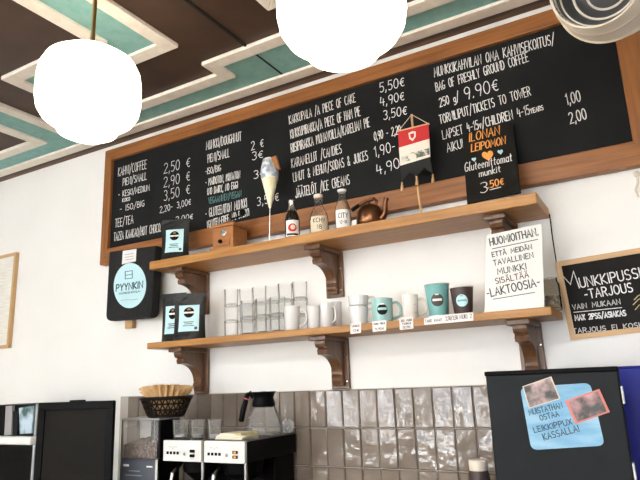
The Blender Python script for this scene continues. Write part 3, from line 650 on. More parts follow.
# ================================================================== ON THE LOWER SHELF
# tumblers: a row three high at the back, shorter stacks in front
def tumbler(label, loc):
    r = thing('tumbler', label, 'glass', loc, 0, 'stacked clear tumblers')
    fl = lambda i, n: 1+.018*math.cos(2*PI*10*i/n)
    R1, R2, h = .0285, .0305, .074
    MB().lathe([(R1*.9, .0), (R1, .003), (R2, h), (R2-.0018, h+.001), (R1-.002, .011), (0, .009)], 60, None, fl).build('glass_wall', GLASS, r, smooth=True)
    MB().lathe([(0, .0005), (R1*.86, .0005), (R1*.9, .008), (0, .008)], 30).build('thick_base', GLASS, r, smooth=True)
    return r
colname = ['leftmost', 'second', 'third', 'fourth', 'fifth', 'sixth']; lev = ['bottom', 'middle', 'topmost']
g0 = None
def stack(px, y, n, desc):
    global g0
    P = at(px, 330, y)
    for k in range(n):
        lab = 'clear glass tumbler, %s of the %s' % (lev[k] if n == 3 else ('bottom' if k == 0 else 'top'), desc)
        loc = Vector((P.x, y, LS1 + k*.0672))
        if g0 is None: g0 = tumbler(lab, loc)
        else: dup(g0, loc, random.uniform(0, 6), lab)
for i, px in enumerate((231.5, 246.5, 259.8, 272.8, 286, 301)): stack(px, -.055 if i else -.09, 3, '%s three-high stack from the left' % colname[i])
for i, px in enumerate((248.5, 263.4, 278.3)): stack(px, -.145, 2, '%s two-high stack in the front row' % ['left', 'middle', 'right'][i])

def cup_mesh(r, R1, R2, h, m, waist=None, t=.003):
    pr = [(R1*.86, 0), (R1, .004)] + (waist or []) + [(R2, h), (R2-t, h+.001), (R1-t, .008), (0, .007)]
    MB().lathe(pr, 40).build('cup_body', m, r, smooth=True)
def handle(r, x, z0, z1, out, m, ang, th=.0045):
    pts = [(x, z1), (x+out*.55, z1+.002), (x+out*.95, z1-(z1-z0)*.2), (x+out, (z0+z1)/2), (x+out*.85, z0+(z1-z0)*.2), (x+out*.4, z0+.004), (x-.001, z0)]
    sm = []
    for i in range(len(pts)-1):
        for t in range(4): 
            a = pts[max(i-1, 0)]; b = pts[i]; c = pts[i+1]; d = pts[min(i+2, len(pts)-1)]; u = t/4
            f = lambda k: .5*((2*b[k])+(-a[k]+c[k])*u+(2*a[k]-5*b[k]+4*c[k]-d[k])*u*u+(-a[k]+3*b[k]-3*c[k]+d[k])*u**3)
            sm.append((f(0), f(1)))
    sm.append(pts[-1])
    MB().tube([(p[0]*math.cos(ang), p[0]*math.sin(ang), p[1]) for p in sm], th, 10).build('handle', m, r, smooth=True)
RIGHT = math.atan2(RT.y, RT.x)
def mug(name, label, cat, px, py, pytop, wpx, y, m, taper=.9, hpx=None, hang=0, group=None, waist=None, base=0):
    P = shelf_spot(px, py, y, LS1); H = at(px, pytop, y).z - LS1 - base; R_ = wpx*mpp(P)/2; P.z += base
    r = thing(name, label, cat, P, 0, group); wz = [(R_*a, H*b) for a, b in waist] if waist else None
    cup_mesh(r, R_*taper, R_, H, m, wz)
    if hpx: handle(r, R_*(taper+.04), H*.2, H*.82, hpx*mpp(P), m, RIGHT+hang)
    return r, P, H, R_
mug('mug', 'white mug in front of the tumblers with its handle to the right', 'mug', 292.3, 327, 306.5, 17, -.165, WHITE, .82, 7.5, -.15)
mug('coffee_cup', 'small plain white cup just right of the white mug by the tumblers', 'cup', 314.5, 326, 306, 13.5, -.165, WHITE, .85)
mug('coffee_cup', 'white cup without saucer, middle one left of the stacked cups', 'cup', 327.5, 325, 303.5, 14, -.165, WHITE, .8, 4.5, -.6)
mug('coffee_cup', 'white cup partly hidden behind a white cup, nearest the stacked cups', 'cup', 337, 324, 302, 11, -.11, WHITE, .85)
r, P, H, R_ = mug('stacking_cup', 'white stacking cup at the bottom of the pair', 'cup', 359, 323, 306.8, 20, -.165, WHITE, .86, 7, 0, 'two stacked white cups')
mug('stacking_cup', 'white stacking cup on top of another white cup', 'cup', 359.5, 323, 296, 21, -.165, WHITE, .9, 7, 0, 'two stacked white cups', None, H+.0015)
r, P, H, R_ = mug('mug', 'light teal mug with a dark round emblem', 'mug', 383, 321, 299, 21.5, -.165, TEALC, .93, 8)
rad = lambda z: R_*(.93+.07*max(0, min(1, z/H))); fa = facing(P.x, P.y)
disc(fa, H*.52, R_*.50, rad, .001, SLATE, 'round_emblem', r); curved(fa, H*.50, H*.60, .42, rad, .0016, TEALC, 'emblem_band', r); curved(fa, H*.72, H*.77, .2, rad, .0016, PAPER, 'emblem_badge', r)
mug('mug', 'tall narrow speckled cream mug with its handle to the right', 'mug', 411, 318, 295, 17, -.165, SPECKLE, .86, 9)
def paper_cup(label, px, py, pytop, wpx, m, mi, mo):
    P = shelf_spot(px, py, -.15, LS1); H = at(px, pytop, -.15).z - LS1; R2 = wpx*mpp(P)/2; R1 = R2*.76
    r = thing('paper_cup', label, 'paper cup', P); rad = lambda z: R1+(R2-R1)*max(0, min(1, z/H)); fa = facing(P.x, P.y)
    MB().lathe([(R1*.97, 0), (R1, .002), (R2, H), (R2-.0012, H), (R1-.001, .008), (0, .008)], 44).build('cup_wall', m, r, smooth=True)
    MB().lathe([(rad(H)-.0005, H-.001), (rad(H)+.0022, H+.0005), (rad(H)+.0015, H+.003), (rad(H)-.0015, H+.002), (rad(H)-.0005, H-.001)], 44, cap=False).build('rolled_rim', PAPER, r, smooth=True)
    MB().lathe([(R1+.0007, .001), (rad(H*.08)+.0007, H*.08), (rad(H*.08), H*.08), (R1, .001)], 44, cap=False).build('base_band', PAPER, r, smooth=True)
    disc(fa-.05, H*.52, R2*.52, rad, .0008, mo, 'round_emblem', r)
    curved(fa-.05, H*.49, H*.555, .42, rad, .0014, mi, 'emblem_band', r); curved(fa-.05, H*.66, H*.70, .16, rad, .0014, mi, 'emblem_badge', r)
    return r
paper_cup('tall teal paper cup with a dark round emblem', 439, 314, 285, 24.5, TEALP, PAPER, BROWNP)
paper_cup('smaller dark brown paper cup with a pale teal round emblem', 463.5, 312, 288, 23, BROWNP, TEALP, PALEBLUE)

# price tags on the front edge of the lower shelf
TP = yplane(-.2206)
def ptag(label, poly, lines):
    r = thing('price_tag', label, 'price tag', on(poly[0][0], poly[0][1], TP), 0, 'white price tags on the lower shelf edge'); plates(r, 'card', poly, TP, PAPER, .0012)
    for ln in lines: write(r, [ln], TP, INKB, .0017, 'handwriting', .0018)
ptag('white price tag on the shelf edge below the two stacked white cups', [(350.5, 323.6), (361.2, 322.4), (361, 332.8), (350.6, 334)], [('VIHKO', 352, 327.4, 359.5, 326.6, 2), ('12€', 353, 332, 359, 331.3, 2.4)])
ptag('white price tag on the shelf edge below the light teal mug', [(372.3, 321.6), (386.4, 320.2), (386, 330.6), (372.8, 332)], [('MUKI PIENI', 374, 325, 385, 324, 1.8), ('9,90€', 375.5, 330.2, 384, 329.4, 2.2)])
ptag('white price tag on the shelf edge below the speckled cream mug', [(399.4, 318), (413.2, 316.4), (413.4, 328.6), (400, 330)], [('ISO MUKI', 401.4, 322, 412, 320.8, 2.2), ('TORNI', 402.5, 325, 411, 324, 1.8), ('12,90', 403, 328.4, 410.5, 327.6, 2)])
ptag('long white price tag, left one under the teal paper cup', [(424, 317.6), (444, 315.8), (444.2, 323.2), (424.4, 325)], [('TAKE AWAY', 425.5, 322.6, 442, 321, 2.8)])
ptag('long white price tag, right one under the brown paper cup', [(444.2, 314.8), (473.2, 312.2), (473.4, 320.6), (444.4, 323.4)], [('2,50/3,50', 446, 320.4, 458, 319.2, 4), ('MUKI 2', 460, 319, 472, 317.8, 4.2)])

# white notice
pl = leaning(-.205, -.178, LS1, LS1+.29)
r = thing('notice_sign', 'white notice with dark handwritten lettering standing on the lower shelf', 'sign', on(515, 305, pl))
plates(r, 'sheet', [(486.2, 235.4), (541.6, 223.6), (544.2, 307.5), (484.6, 313.5)], pl, PAPER, -.004)
def inked(items, m, wt): write(r, items, pl, m, wt, 'handwriting', .001)
inked([('HUOMIOITHAN.', 490.5, 245.8, 538.5, 235.2, 7.8), ('-LAKTOOSIA-', 487.5, 297.4, 540.5, 285.6, 8.6)], INK, .0036)
inked([('ETTÄ MEIDÄN', 492.5, 257, 532, 249, 4.9), ('TAVALLINEN', 494, 265.6, 533.5, 257.6, 5.6), ('MUNKKI', 498, 274.6, 526.5, 269, 6.3)], INK, .0028)
inked([('SISÄLTÄÄ', 496, 284, 529, 277.2, 6)], INKB, .0028)
for a, b in (((492, 248.6), (538, 239)), ((493, 299), (535, 292))):
    plates(r, 'underline', [a, b, (b[0], b[1]+.7), (a[0], a[1]+.7)], pl, INK, .0008)
# small patterned jar behind the notice
P = shelf_spot(553, 305, -.08, LS1); H = at(553, 278, -.08).z-LS1; r = thing('glass_jar', 'grey patterned glass jar half hidden behind the white notice', 'jar', P); s = mpp(P)
MB().lathe([(0, 0), (8*s, 0), (8.6*s, .006), (8.6*s, H*.8), (7*s, H*.9), (7*s, H), (6.4*s, H), (6.4*s, H*.88), (8*s, H*.78), (8*s, .008), (0, .008)], 32).build('glass_wall', glass('grey_glass', (.88, .87, .84), .12), r, smooth=True)
MB().lathe([(0, .009), (7.6*s, .009), (7.6*s, H*.45), (0, H*.5)], 28).build('contents', noise(mat('mixed_contents', (.4, .35, .3), .8), (.16, .14, .12), (.62, .56, .48), nscale=70), r, smooth=True)

# ================================================================== WALL THINGS
P = at(553.5, 240, -.006)
c = MB().tube([at(549.5, 214, -.006), at(552.5, 238, -.006), at(556.3, 262, -.006), at(557.3, 268, -.006)], .0018, 8).build('wall_cable', BLACK, smooth=True); tag(c, 'thin black cable running down the wall from the shelf end to the small chalkboard', 'cable')

pl = leaning(-.006, -.035, at(568, 341, 0).z, at(555, 262, 0).z)
n = pl[1]
r = thing('chalkboard_sign', 'small black chalkboard in a pale wooden frame at the right edge, with white lettering', 'chalkboard', on(575, 335, pl))
# corners continue past the picture edge
A, B_, D_ = on(555, 262, pl), on(568.3, 341.6, pl), on(640, 247.6, pl)
u = (D_-A).normalized(); v = n.cross(u); v = v if v.z > 0 else -v; WID, HEI = .40, (A-B_).length*.985
def cq(a, b, k=0): return A + u*a - v*b + n*k
fwid = .017
for nm, m, q in (('frame_rail', PALE, ((0, 0), (WID, 0), (WID-fwid, fwid), (fwid, fwid))), ('frame_rail', PALE, ((0, HEI), (WID, HEI), (WID-fwid, HEI-fwid), (fwid, HEI-fwid))),
        ('frame_stile', PALEZ, ((0, 0), (0, HEI), (fwid, HEI-fwid), (fwid, fwid))), ('frame_stile', PALEZ, ((WID, 0), (WID, HEI), (WID-fwid, HEI-fwid), (WID-fwid, fwid)))):
    MB().prism([cq(a, b, .003) for a, b in q], -n*.013).build(nm, m, r, world=True)
MB().prism([cq(a, b, 0) for a, b in ((.01, .01), (WID-.01, .01), (WID-.01, HEI-.01), (.01, HEI-.01))], -n*.006).build('slate', SLATE2, r, world=True)
write(r, [('M', 564.5, 291, 579.5, 287.8, 19), ('UNKKIPUSSI', 581, 287.6, 641, 277.5, 10.5), ('-TARJOUS', 585.5, 298.8, 633, 291.6, 9.5), ('MAX 2PSS/ASIAKAS', 575.5, 320.5, 626, 315.5, 5.5)], pl, CHALK, .0036)
write(r, [('VAIN MUKAAN', 573, 309.6, 620.5, 304, 5.2), ('TARJOUS EI KOSKE', 573.5, 333.4, 648, 326.6, 5)], pl, mat('faint_chalk', (.5, .5, .48), .9), .0026)
plates(r, 'underline', [(573.5, 312), (622, 307.2), (622, 307.9), (573.5, 312.7)], pl, CHALK, .0006)
for a, b in (((634, 300), (642, 294)), ((633, 305), (643, 297)), ((635, 310), (643, 303))):
    MB().tube([on(*a, pl)+n*.0012, on((a[0]+b[0])/2, (a[1]+b[1])/2-1.2, pl)+n*.0012, on(*b, pl)+n*.0012], .0014, 6).build('gold_scroll', GOLD, r, world=True)

# picture frame cut by the left edge
r = thing('picture_frame', 'pale wooden picture frame with a faint print, cut by the left edge', 'picture', at(12, 345, -.01))
a, b = at(14, 252.5, -.022), at(10.3, 347.5, -.022); xr = (a.x+b.x)/2; zt_, zb_ = a.z, b.z; xl = xr-.42; f = .018
for nm, m, q in (('frame_rail', PALE, ((xl, zt_), (xr, zt_), (xr-f, zt_-f), (xl+f, zt_-f))), ('frame_rail', PALE, ((xl, zb_), (xr, zb_), (xr-f, zb_+f), (xl+f, zb_+f))),
        ('frame_stile', PALEZ, ((xr, zt_), (xr, zb_), (xr-f, zb_+f), (xr-f, zt_-f))), ('frame_stile', PALEZ, ((xl, zt_), (xl, zb_), (xl+f, zb_+f), (xl+f, zt_-f)))):
    MB().prism([(x, -.022, z) for x, z in q], (0, .021, 0)).build(nm, m, r, world=True)
bx(xl+.01, xr-.01, -.014, -.002, zb_+.01, zt_-.01).build('print', LINED, r, world=True)
# small wire hook at the right edge
r = thing('wall_hook', 'small pale wall hook at the right edge above the small chalkboard', 'hook', at(638, 185, 0))
MB().tube([at(637, 172, -.004), at(638, 182, -.02), at(636, 190, -.026), at(639, 197, -.02), at(641, 194, -.016)], .0035, 8).build('wire', CREAMPAINT, r, smooth=True, world=True)
MB().lathe([(0, 0), (.011, .001), (.010, .005), (0, .007)], 18, T(*at(637, 174, 0)) @ Matrix.Rotation(PI/2, 4, 'X')).build('mount', CREAMPAINT, r, smooth=True, world=True)

# black bag with the round pale blue print
fp = yplane(-.105); r = thing('fabric_bag', 'black fabric bag with pale blue oval print hanging at the menu board corner', 'bag', at(129, 318, -.04))
def outline(k, y):
    c = [(109.5, 251.5), (156, 245.2), (151.8, 317.5), (105.8, 321.2)]; rr = .07; o_ = []
    TL, TRr, BR, BL = [at(x, yy, -.10) for x, yy in c]
    cen = (TL+TRr+BR+BL)/4; P0 = []
    for p, a, b, q in ((TL, BL, TRr, .03), (TRr, TL, BR, .03), (BR, TRr, BL, .10), (BL, BR, TL, .10)):
        for t in range(6):
            w1 = (1-t/5)**2*q; w2 = (t/5)**2*q; P0.append(p + (a-p)*w1 + (b-p)*w2)
    return [Vector((cen.x+(p.x-cen.x)*k, y, cen.z+(p.z-cen.z)*k)) for p in P0]
lay = [outline(.92, -.050), outline(.985, -.054), outline(1, -.065), outline(1, -.09), outline(.985, -.101), outline(.94, -.105)]
vs = [p for l in lay for p in l]; m_ = len(lay[0]); fs = [(j*m_+i, j*m_+(i+1) % m_, (j+1)*m_+(i+1) % m_, (j+1)*m_+i) for j in range(len(lay)-1) for i in range(m_)] + [tuple(reversed(range(m_))), tuple(range((len(lay)-1)*m_, len(lay)*m_))]
MB().add(vs, fs).build('bag_body', FABRIC, r, smooth=True, world=True)
plates(r, 'oval_print', ell(130.1, 285.6, 16.2, 22.6, 40, .06), fp, PALEBLUE, .001, .0004)
o_ = write(r, [('PYYNKIN', 116.4, 291.2, 142.9, 287.6, 6.6)], fp, NAVY, .0068, 'lettering', .002)
write(r, [('-MUNKKIKAHVILA-', 118.5, 294.8, 141, 292, 2)], fp, NAVY, .0022, 'lettering', .002)
write(r, [('~', 121, 302.5, 138, 301, 4)], fp, NAVY, .0015, 'lettering', .002)
for q in ([(125.2, 271.4), (132.8, 270.4), (132.8, 271), (125.2, 272)], [(125.2, 278.8), (132.8, 277.8), (132.8, 278.4), (125.2, 279.4)], [(125.2, 271.4), (125.9, 271.3), (125.9, 279.2), (125.2, 279.3)], [(132.2, 270.5), (132.9, 270.4), (132.9, 278.4), (132.2, 278.5)], [(126, 275), (132, 274.2), (132, 274.8), (126, 275.6)]):
    plates(r, 'print_mark', q, fp, NAVY, .0006, .0016)
plates(r, 'white_tag', [(123.2, 251), (136.6, 249), (136, 261.2), (122.2, 264.4)], fp, PAPER, .002, .0004)
for k in range(3): plates(r, 'tag_line', [(125.5, 254.6+k*2.6), (134, 253.2+k*2.6), (134, 253.8+k*2.6), (125.5, 255.2+k*2.6)], fp, GREY, .0006, .0026)
bx(*[f(at(124.6, 330, -.03).x, at(131.8, 330, -.03).x) for f in (min, max)], -.03, -.003, at(128, 328.5, -.03).z, at(128, 310, -.03).z).build('wooden_hanger_end', PALEZ, r, .002, world=True)

# ================================================================== ON THE COUNTER
# twin coffee brewers
def brewer(x0, x1, label, side):
    r = thing('coffee_brewer', label, 'coffee machine', ((x0+x1)/2, -.2, CT), 0, 'filter coffee brewers side by side')
    Z = 1.6-.182; f = lambda b, n, m, bev=0: b.build(n, m, r, bev, world=True); ww = x1-x0
    f(bx(x0, x1, -.352, -.03, Z-.075, Z-.004), 'head', BLACK, .004); f(bx(x0-.0, x1+.0, -.355, -.028, Z-.006, Z), 'top_plate', BRUSHED, .002)
    f(bx(x0+.012, x1-.012, -.16, -.03, CT+.04, Z-.07), 'back_column', BLACK, .004); f(bx(x0, x1, -.35, -.03, CT, CT+.045), 'base', BLACK, .004)
    p = f(bx(x0, x1, -.364, -.350, Z-.076, Z-.003), 'control_panel', PANEL, .002); y = -.3648
    RMp = p
    for k in range(4): MB().box(x0+ww*(.10+.09*k), x0+ww*(.10+.09*k)+.010, y-.001, y+.001, Z-.052, Z-.042).build('button', BLACK, p, world=True)
    for a, b in ((.72, -.044), (.72, -.060)):
        sw = MB().box(x0+ww*a, x0+ww*a+.022, y-.003, y+.001, Z+b, Z+b+.010).build('rocker_switch', BLACK, p, .001, world=True)
        if side: MB().box(x0+ww*a+.006, x0+ww*a+.016, y-.0036, y-.0028, Z+b+.002, Z+b+.008).build('indicator_light', ORANGE, p, world=True)
    MB().lathe([(0, 0), (.006, 0), (.005, .002), (0, .003)], 14, T(x0+ww*.57, y, Z-.050) @ Matrix.Rotation(PI/2, 4, 'X')).build('dial', GREY, p, smooth=True, world=True)
    mb = MB(); st, tw = strokes('~v~')
    for pl_ in st: ribbon(mb, [(x0+ww*.16+q[0]*.02, Z-.034+q[1]*.016) for q in pl_], .0016, lambda a, b: Vector((a, y-.0006, b)))
    mb.build('logo', GREY, p, world=True)
    # filter holder with handle under the head
    fx = (x0+x1)/2; h = MB().lathe([(.075, Z-.08), (.07, Z-.12), (.035, Z-.15), (.012, Z-.165)], 30, T(fx, -.25, 0)).build('filter_holder', BLACK, r, smooth=True, world=True)
    f(MB().tube([(fx-.05, -.31, Z-.085), (fx-.055, -.35, Z-.12), (fx-.06, -.36, Z-.19)], .008, 10), 'holder_handle', BRUSHED)
    f(MB().tube([(x1-.02, -.33, Z-.075), (x1-.02, -.33, CT+.04)], .007, 10), 'front_post', BRUSHED)
    # jug on the hot plate
    j = MB().lathe([(.055, CT+.05), (.068, CT+.06), (.07, CT+.1), (.05, CT+.16), (.045, CT+.18)], 32, T(fx, -.25, 0), cap=False).build('jug', GLASS, r, smooth=True, world=True)
    return r
brewer(-1.692, -1.5065, 'left coffee brewer with white control panel, glass cups on top', 0)
brewer(-1.494, -1.312, 'right coffee brewer with white panel and orange switch lights', 1)
BT = 1.6-.182
# glass cups on the left brewer
for px, wpx, lab in ((181, 16.5, 'left clear glass cup on top of the brewer'), (198, 14.5, 'middle clear glass cup on top of the brewer, nearest the folded napkins bar one'), (215, 14, 'right clear glass cup on top of the brewer, beside the napkins')):
    P = at(px, 436, -.315); P.z = BT; R_ = wpx*mpp(P)/2*1.04; H = at(px, 419.5, -.315).z-BT
    lab = lab.replace(', nearest the folded napkins bar one', ', between two others')
    r = thing('glass_cup', lab, 'glass', P, 0, 'glass cups on the brewer')
    MB().lathe([(R_*.80, 0), (R_*.86, .003), (R_, H), (R_*.95, H), (R_*.8, .006), (0, .005)], 36).build('glass_wall', CUPGLASS, r, smooth=True)
    MB().lathe([(0, .006), (R_*.72, .006), (R_*.78, H*.22), (0, H*.25)], 24).build('contents', GREY, r, smooth=True)
# napkins
P = at(237, 436, -.285); P.z = BT; nk = [('folded cream napkin at the bottom of the little pile on the brewer', NAPKIN, 0, .0), ('folded cream napkin in the middle of the little pile on the brewer', NAPKIN, .007, .06), ('yellow folded napkin lying on top of the pile on the brewer', YELLOW, .014, -.05)]
for k, (lab, m, z, a) in enumerate(nk):
    r = thing('napkin', lab, 'napkin', (P.x+.004*k, P.y, BT+z), a, 'napkins on the brewer'); w2 = .062 if k < 2 else .05
    bx(-w2, w2, -.05, .05, .0005, .0035).build('lower_fold', m if k < 2 else NAPKIN, r, .001); bx(-w2+.003, w2-.001, -.05, .048, .0035, .0068).build('upper_fold', m if k < 2 else NAPKIN, r, .001)
    if k == 2: MB().prism([(.02, -.052, .0005), (w2+.004, -.052, .0005), (w2+.004, -.052, .008), (.035, -.052, .008)], (0, .1, 0)).build('yellow_edge', YELLOW, r)
# carafe
P = at(264, 434, -.17); P.z = BT; s = mpp(P)*.97; r = thing('glass_carafe', 'empty glass coffee carafe with black collar and handle standing on the right brewer', 'carafe', P)
hz = lambda py: at(264, py, -.17).z-BT
MB().lathe([(0, .001), (17.5*s, .001), (19.6*s, .008), (20*s, .022), (17.2*s, hz(418)), (12*s, hz(407)), (11*s, hz(405)), (10.4*s, hz(405)), (16.3*s, hz(418)), (19*s, .022), (18.5*s, .01), (0, .004)], 44).build('glass_bowl', CUPGLASS, r, smooth=True)
MB().lathe([(11.2*s, hz(407)), (12.2*s, hz(405.5)), (12.0*s, hz(403)), (10.4*s, hz(398)), (12*s, hz(393)), (14*s, hz(391.6)), (11*s, hz(392)), (9.6*s, hz(398)), (11.2*s, hz(407))], 40, cap=False).build('collar', BLACK, r, smooth=True)
MB().lathe([(9.8*s, hz(396)), (10*s, hz(393.5)), (6*s, hz(391.6)), (0, hz(391.2))], 30).build('lid', BLACK, r, smooth=True)
ux = RT.x; uy = RT.y; hp = lambda a, z: (a*s*ux, a*s*uy, z)
MB().tube([hp(-10, hz(397)), hp(-14.5, hz(392.2)), hp(-16.5, hz(393.5)), hp(-18.5, hz(399))], [2.6*s, 2.4*s, 2.4*s, 2.6*s], 12).build('handle_bracket', BLACK, r, smooth=True)
MB().tube([hp(-17.6, hz(397.5)), hp(-18.1, hz(398.8))], 2.85*s, 12).build('pink_ring', PINK, r, smooth=True)
MB().tube([hp(-18, hz(398.6)), hp(-21, hz(408)), hp(-23.5, hz(420)), hp(-23.7, hz(421))], [2.6*s, 3.0*s, 2.9*s, 1.8*s], 14).build('grip', BLACK, r, smooth=True)
# crumpled clear bag
P = at(287.5, 434, -.075); P.z = BT; s = mpp(P)*.82; r = thing('plastic_bag', 'crumpled clear plastic bag beside the carafe at the back of the brewer', 'bag', P)
def blob(u, v):
    a = 2*PI*u; t = v; R_ = (9*s)*math.sin(PI*min(.97, t*.86+.1))**.6*(1+.22*math.sin(5*a+9*t)+.12*math.sin(11*a-17*t)); return (R_*math.cos(a)*.9, R_*math.sin(a)*.5, .002+(16*s)*t*(1+.1*math.sin(3*a)))
MB().grid(blob, 40, 14).build('film', PLASTICBAG, r)
MB().grid(lambda u, v: tuple(Vector(blob((u+.13) % 1, v))*.72+Vector((.0, 0, .002))), 40, 12).build('inner_fold', PLASTICBAG, r)

# bean grinder
GX0, GX1, GYF, GYB = -1.928, -1.727, -.35, -.235; GZT = 1.6-.105; GZB = 1.6-.255
r = thing('bean_grinder', 'electric coffee bean grinder with clear hopper of beans and slate front', 'coffee grinder', ((GX0+GX1)/2, (GYF+GYB)/2, CT)); f = lambda b, n, m, bev=0, sm=False: b.build(n, m, r, bev, sm, world=True)
f(bx(GX0, GX1, GYF, GYB, CT, GZB), 'body', BLACK, .006); p = f(bx(GX0+.003, GX1-.012, GYF-.006, GYF+.002, CT+.12, GZB-.002), 'front_panel', SLATEBLUE, .002)
f(bx(GX1-.012, GX1, GYF-.007, GYF+.004, CT, GZB), 'chrome_edge', STEEL, .002)
f(bx(GX0-.001, GX0+.004, GYF-.004, GYF+.004, CT+.1, GZT-.006), 'chrome_trim', STEEL, .001)
for z0, z1, a, b, m in ((-.03, -.022, .02, .05, PAPER), (-.03, -.025, .145, .175, PAPER), (-.047, -.044, .05, .11, GREY), (-.063, -.060, .03, .12, GREY)):
    MB().box(GX0+a, GX0+b, GYF-.007, GYF-.006, GZB+z0, GZB+z1).build('panel_print', m, p, world=True)
kx = MB().lathe([(0, 0), (.022, 0), (.02, .018), (0, .02)], 20, T(GX0+.035, GYF-.006, GZB-.115) @ Matrix.Rotation(PI/2, 4, 'X')).build('dose_knob', BLACK, p, smooth=True, world=True)
f(bx(GX1-.062, GX1-.045, GYF-.012, GYF-.005, GZB-.16, GZB-.09), 'lever', BLACK, .002)
# hopper: clear walls, dark rear column, lid, beans
mb = MB(); t = .003
for q in ((GX0+.002, GX1-.012, GYF, GYF+t), (GX0+.002, GX0+.002+t, GYF, GYB-.02), (GX0+.002, GX1-.012, GYB-.02-t, GYB-.02)): mb.box(*q[:2], *q[2:], GZB, GZT-.008)
f(mb, 'hopper_wall', CLEAR); f(bx(GX0+.006, GX1-.016, GYB-.0265, GYB-.0245, GZB, GZT-.009), 'hopper_back', mat('pale_hopper_back', (.78, .77, .74), .5)); f(bx(GX1-.040, GX1-.033, GYF+.009, GYF+.013, GZB+.05, GZT-.008), 'tube_highlight', STEEL); f(bx(GX1-.0115, GX1, GYF+.005, GYB, GZB, GZT-.006), 'side_panel', BLACK, .003)  # thin steel strip added as the highlight on the dark tube
f(MB().lathe([(.033, GZB), (.033, GZT-.008)], 32, T(GX1-.044, GYF+.045, 0)), 'motor_tube', mat('dark_tube', (.016, .02, .03), .15), 0, True)
f(bx(GX0-.004, GX1+.002, GYF-.005, GYB+.002, GZT-.008, GZT), 'lid', GREY, .002)
def heap(u, v):
    x = GX0+.006+(GX1-.016-GX0-.006)*u; y = GYF+.004+(GYB-.028-GYF-.004)*v; k = .045+.055*u*u*min(1, 3*v)+.02*v+.003*math.sin(31*u+5*v)
    return (x, y, GZB+k+.002*random.random())
mb = MB().grid(heap, 30, 14); x0, x1, y0, y1 = GX0+.006, GX1-.016, GYF+.004, GYB-.028
mb.add([heap(i/30, 0) for i in range(31)]+[(x0+(x1-x0)*i/30, y0, GZB) for i in range(31)], [(i, i+1, 32+i, 31+i) for i in range(30)])
mb.add([heap(0, i/14) for i in range(15)]+[(x0, y0+(y1-y0)*i/14, GZB) for i in range(15)], [(i, i+1, 16+i, 15+i) for i in range(14)])
bo = f(mb, 'beans', BEANS); bo['kind'] = 'stuff'

# basket of filters on the grinder
P = at(166, 417, -.29); P = Vector((P.x, -.29, GZT)); s = mpp(P); r = thing('wicker_basket', 'dark open wicker basket holding paper filters on top of the bean grinder', 'basket', P)
RB, RTp, HB = 17.2*s, 24.6*s, at(166, 398, -.29).z-GZT
f = lambda b, n, m, sm=True: b.build(n, m, r, 0, sm)
f(MB().lathe([(0, .0), (RB, .0), (RB, .005), (0, .005)], 36), 'bottom', WICKER)
def ring(R_, z, t, wob=0, n=48):
    return [(R_*math.cos(2*PI*i/n), R_*math.sin(2*PI*i/n), z+wob*math.sin(2*PI*i/n*12)) for i in range(n+1)]
mb = MB()
for k in range(26):
    for dr in (-1, 1):
        pts = []
        for j in range(7):
            t = j/6; a = 2*PI*k/26 + dr*t*.36; R_ = RB+(RTp-RB)*t**.85; pts.append((R_*math.cos(a), R_*math.sin(a), .004+(HB-.004)*t))
        mb.tube(pts, .0026, 6)
f(mb, 'woven_wall', WICKER)
for t in (.03, .36, .68): f(MB().tube(ring(RB+(RTp-RB)*t**.85, .004+(HB-.004)*t, 0), .0032, 8), 'hoop', WICKER)
f(MB().tube(ring(RTp, HB, 0), .007, 10), 'rim', WICKER)
fil = thing('paper_filter', 'brown fluted coffee filter papers nested in the dark wicker basket', 'coffee filter', P+Vector((0, 0, .008)))
fil_az = facing(P.x, P.y)
for q in range(5):
    def flute(u, v, q=q):
        a = 2*PI*u; t = v; n = 24; am = .03+.03*t+.15*max(0, (t-.70)/.30)
        R_ = (.62*RB+(21.6*s+1*s*q*.3-.62*RB)*t - .0035*(4-q))*(1+am*math.cos(n*a+q*.12)) ; return (R_*math.cos(a), R_*math.sin(a), .001+.0025*q+(HB-.004+6*s+q*.003*math.cos(a*2+q))*t*.96 + (.020*math.cos(a-fil_az)**2-.004)*t*t)
    mb = MB().grid(flute, 156, 6); mb.add([flute(i/156, 0) for i in range(157)]+[(0, 0, .001+.0025*q)], [(i, i+1, 157) for i in range(156)])
    mb.build('filter_sheet', KRAFT, fil, 0, True, solid=.0006)

# dark screen
A, B_ = at(39.5, 403.7, -.52), at(114.6, 399.4, -.45); zt_ = (A.z+B_.z)/2; d = (B_-A); d.z = 0; WID = d.length; rz = math.atan2(d.y, d.x)
r = thing('monitor', 'large dark monitor with thin black frame against the white wall', 'monitor', ((A.x+B_.x)/2, (A.y+B_.y)/2, CT), rz); H0 = .07; H1 = zt_-CT
bx(-WID/2, WID/2, 0, .012, H0, H1).build('housing', BLACK, r, .005); bx(-WID/2+.035, WID/2-.035, -.001, .005, H0+.03, H1-.032).build('screen', SCREEN, r)
for q in ((-WID/2, WID/2, H1-.03, H1), (-WID/2, WID/2, H0, H0+.03)): bx(q[0], q[1], -.006, .002, q[2], q[3]).build('bezel', BLACK, r, .002)
for q in ((-WID/2, -WID/2+.033), (WID/2-.033, WID/2)): bx(q[0], q[1], -.006, .002, H0+.03, H1-.03).build('bezel', BLACK, r, .002)
bx(-.03, .03, -.004, .02, H1, H1+.006).build('webcam_bump', BLACK, r, .002); bx(-.04, .04, .012, .05, .02, H0+.06).build('stand_neck', BLACK, r, .003); bx(-.14, .14, -.07, .075, 0, .02).build('stand_foot', BLACK, r, .004)

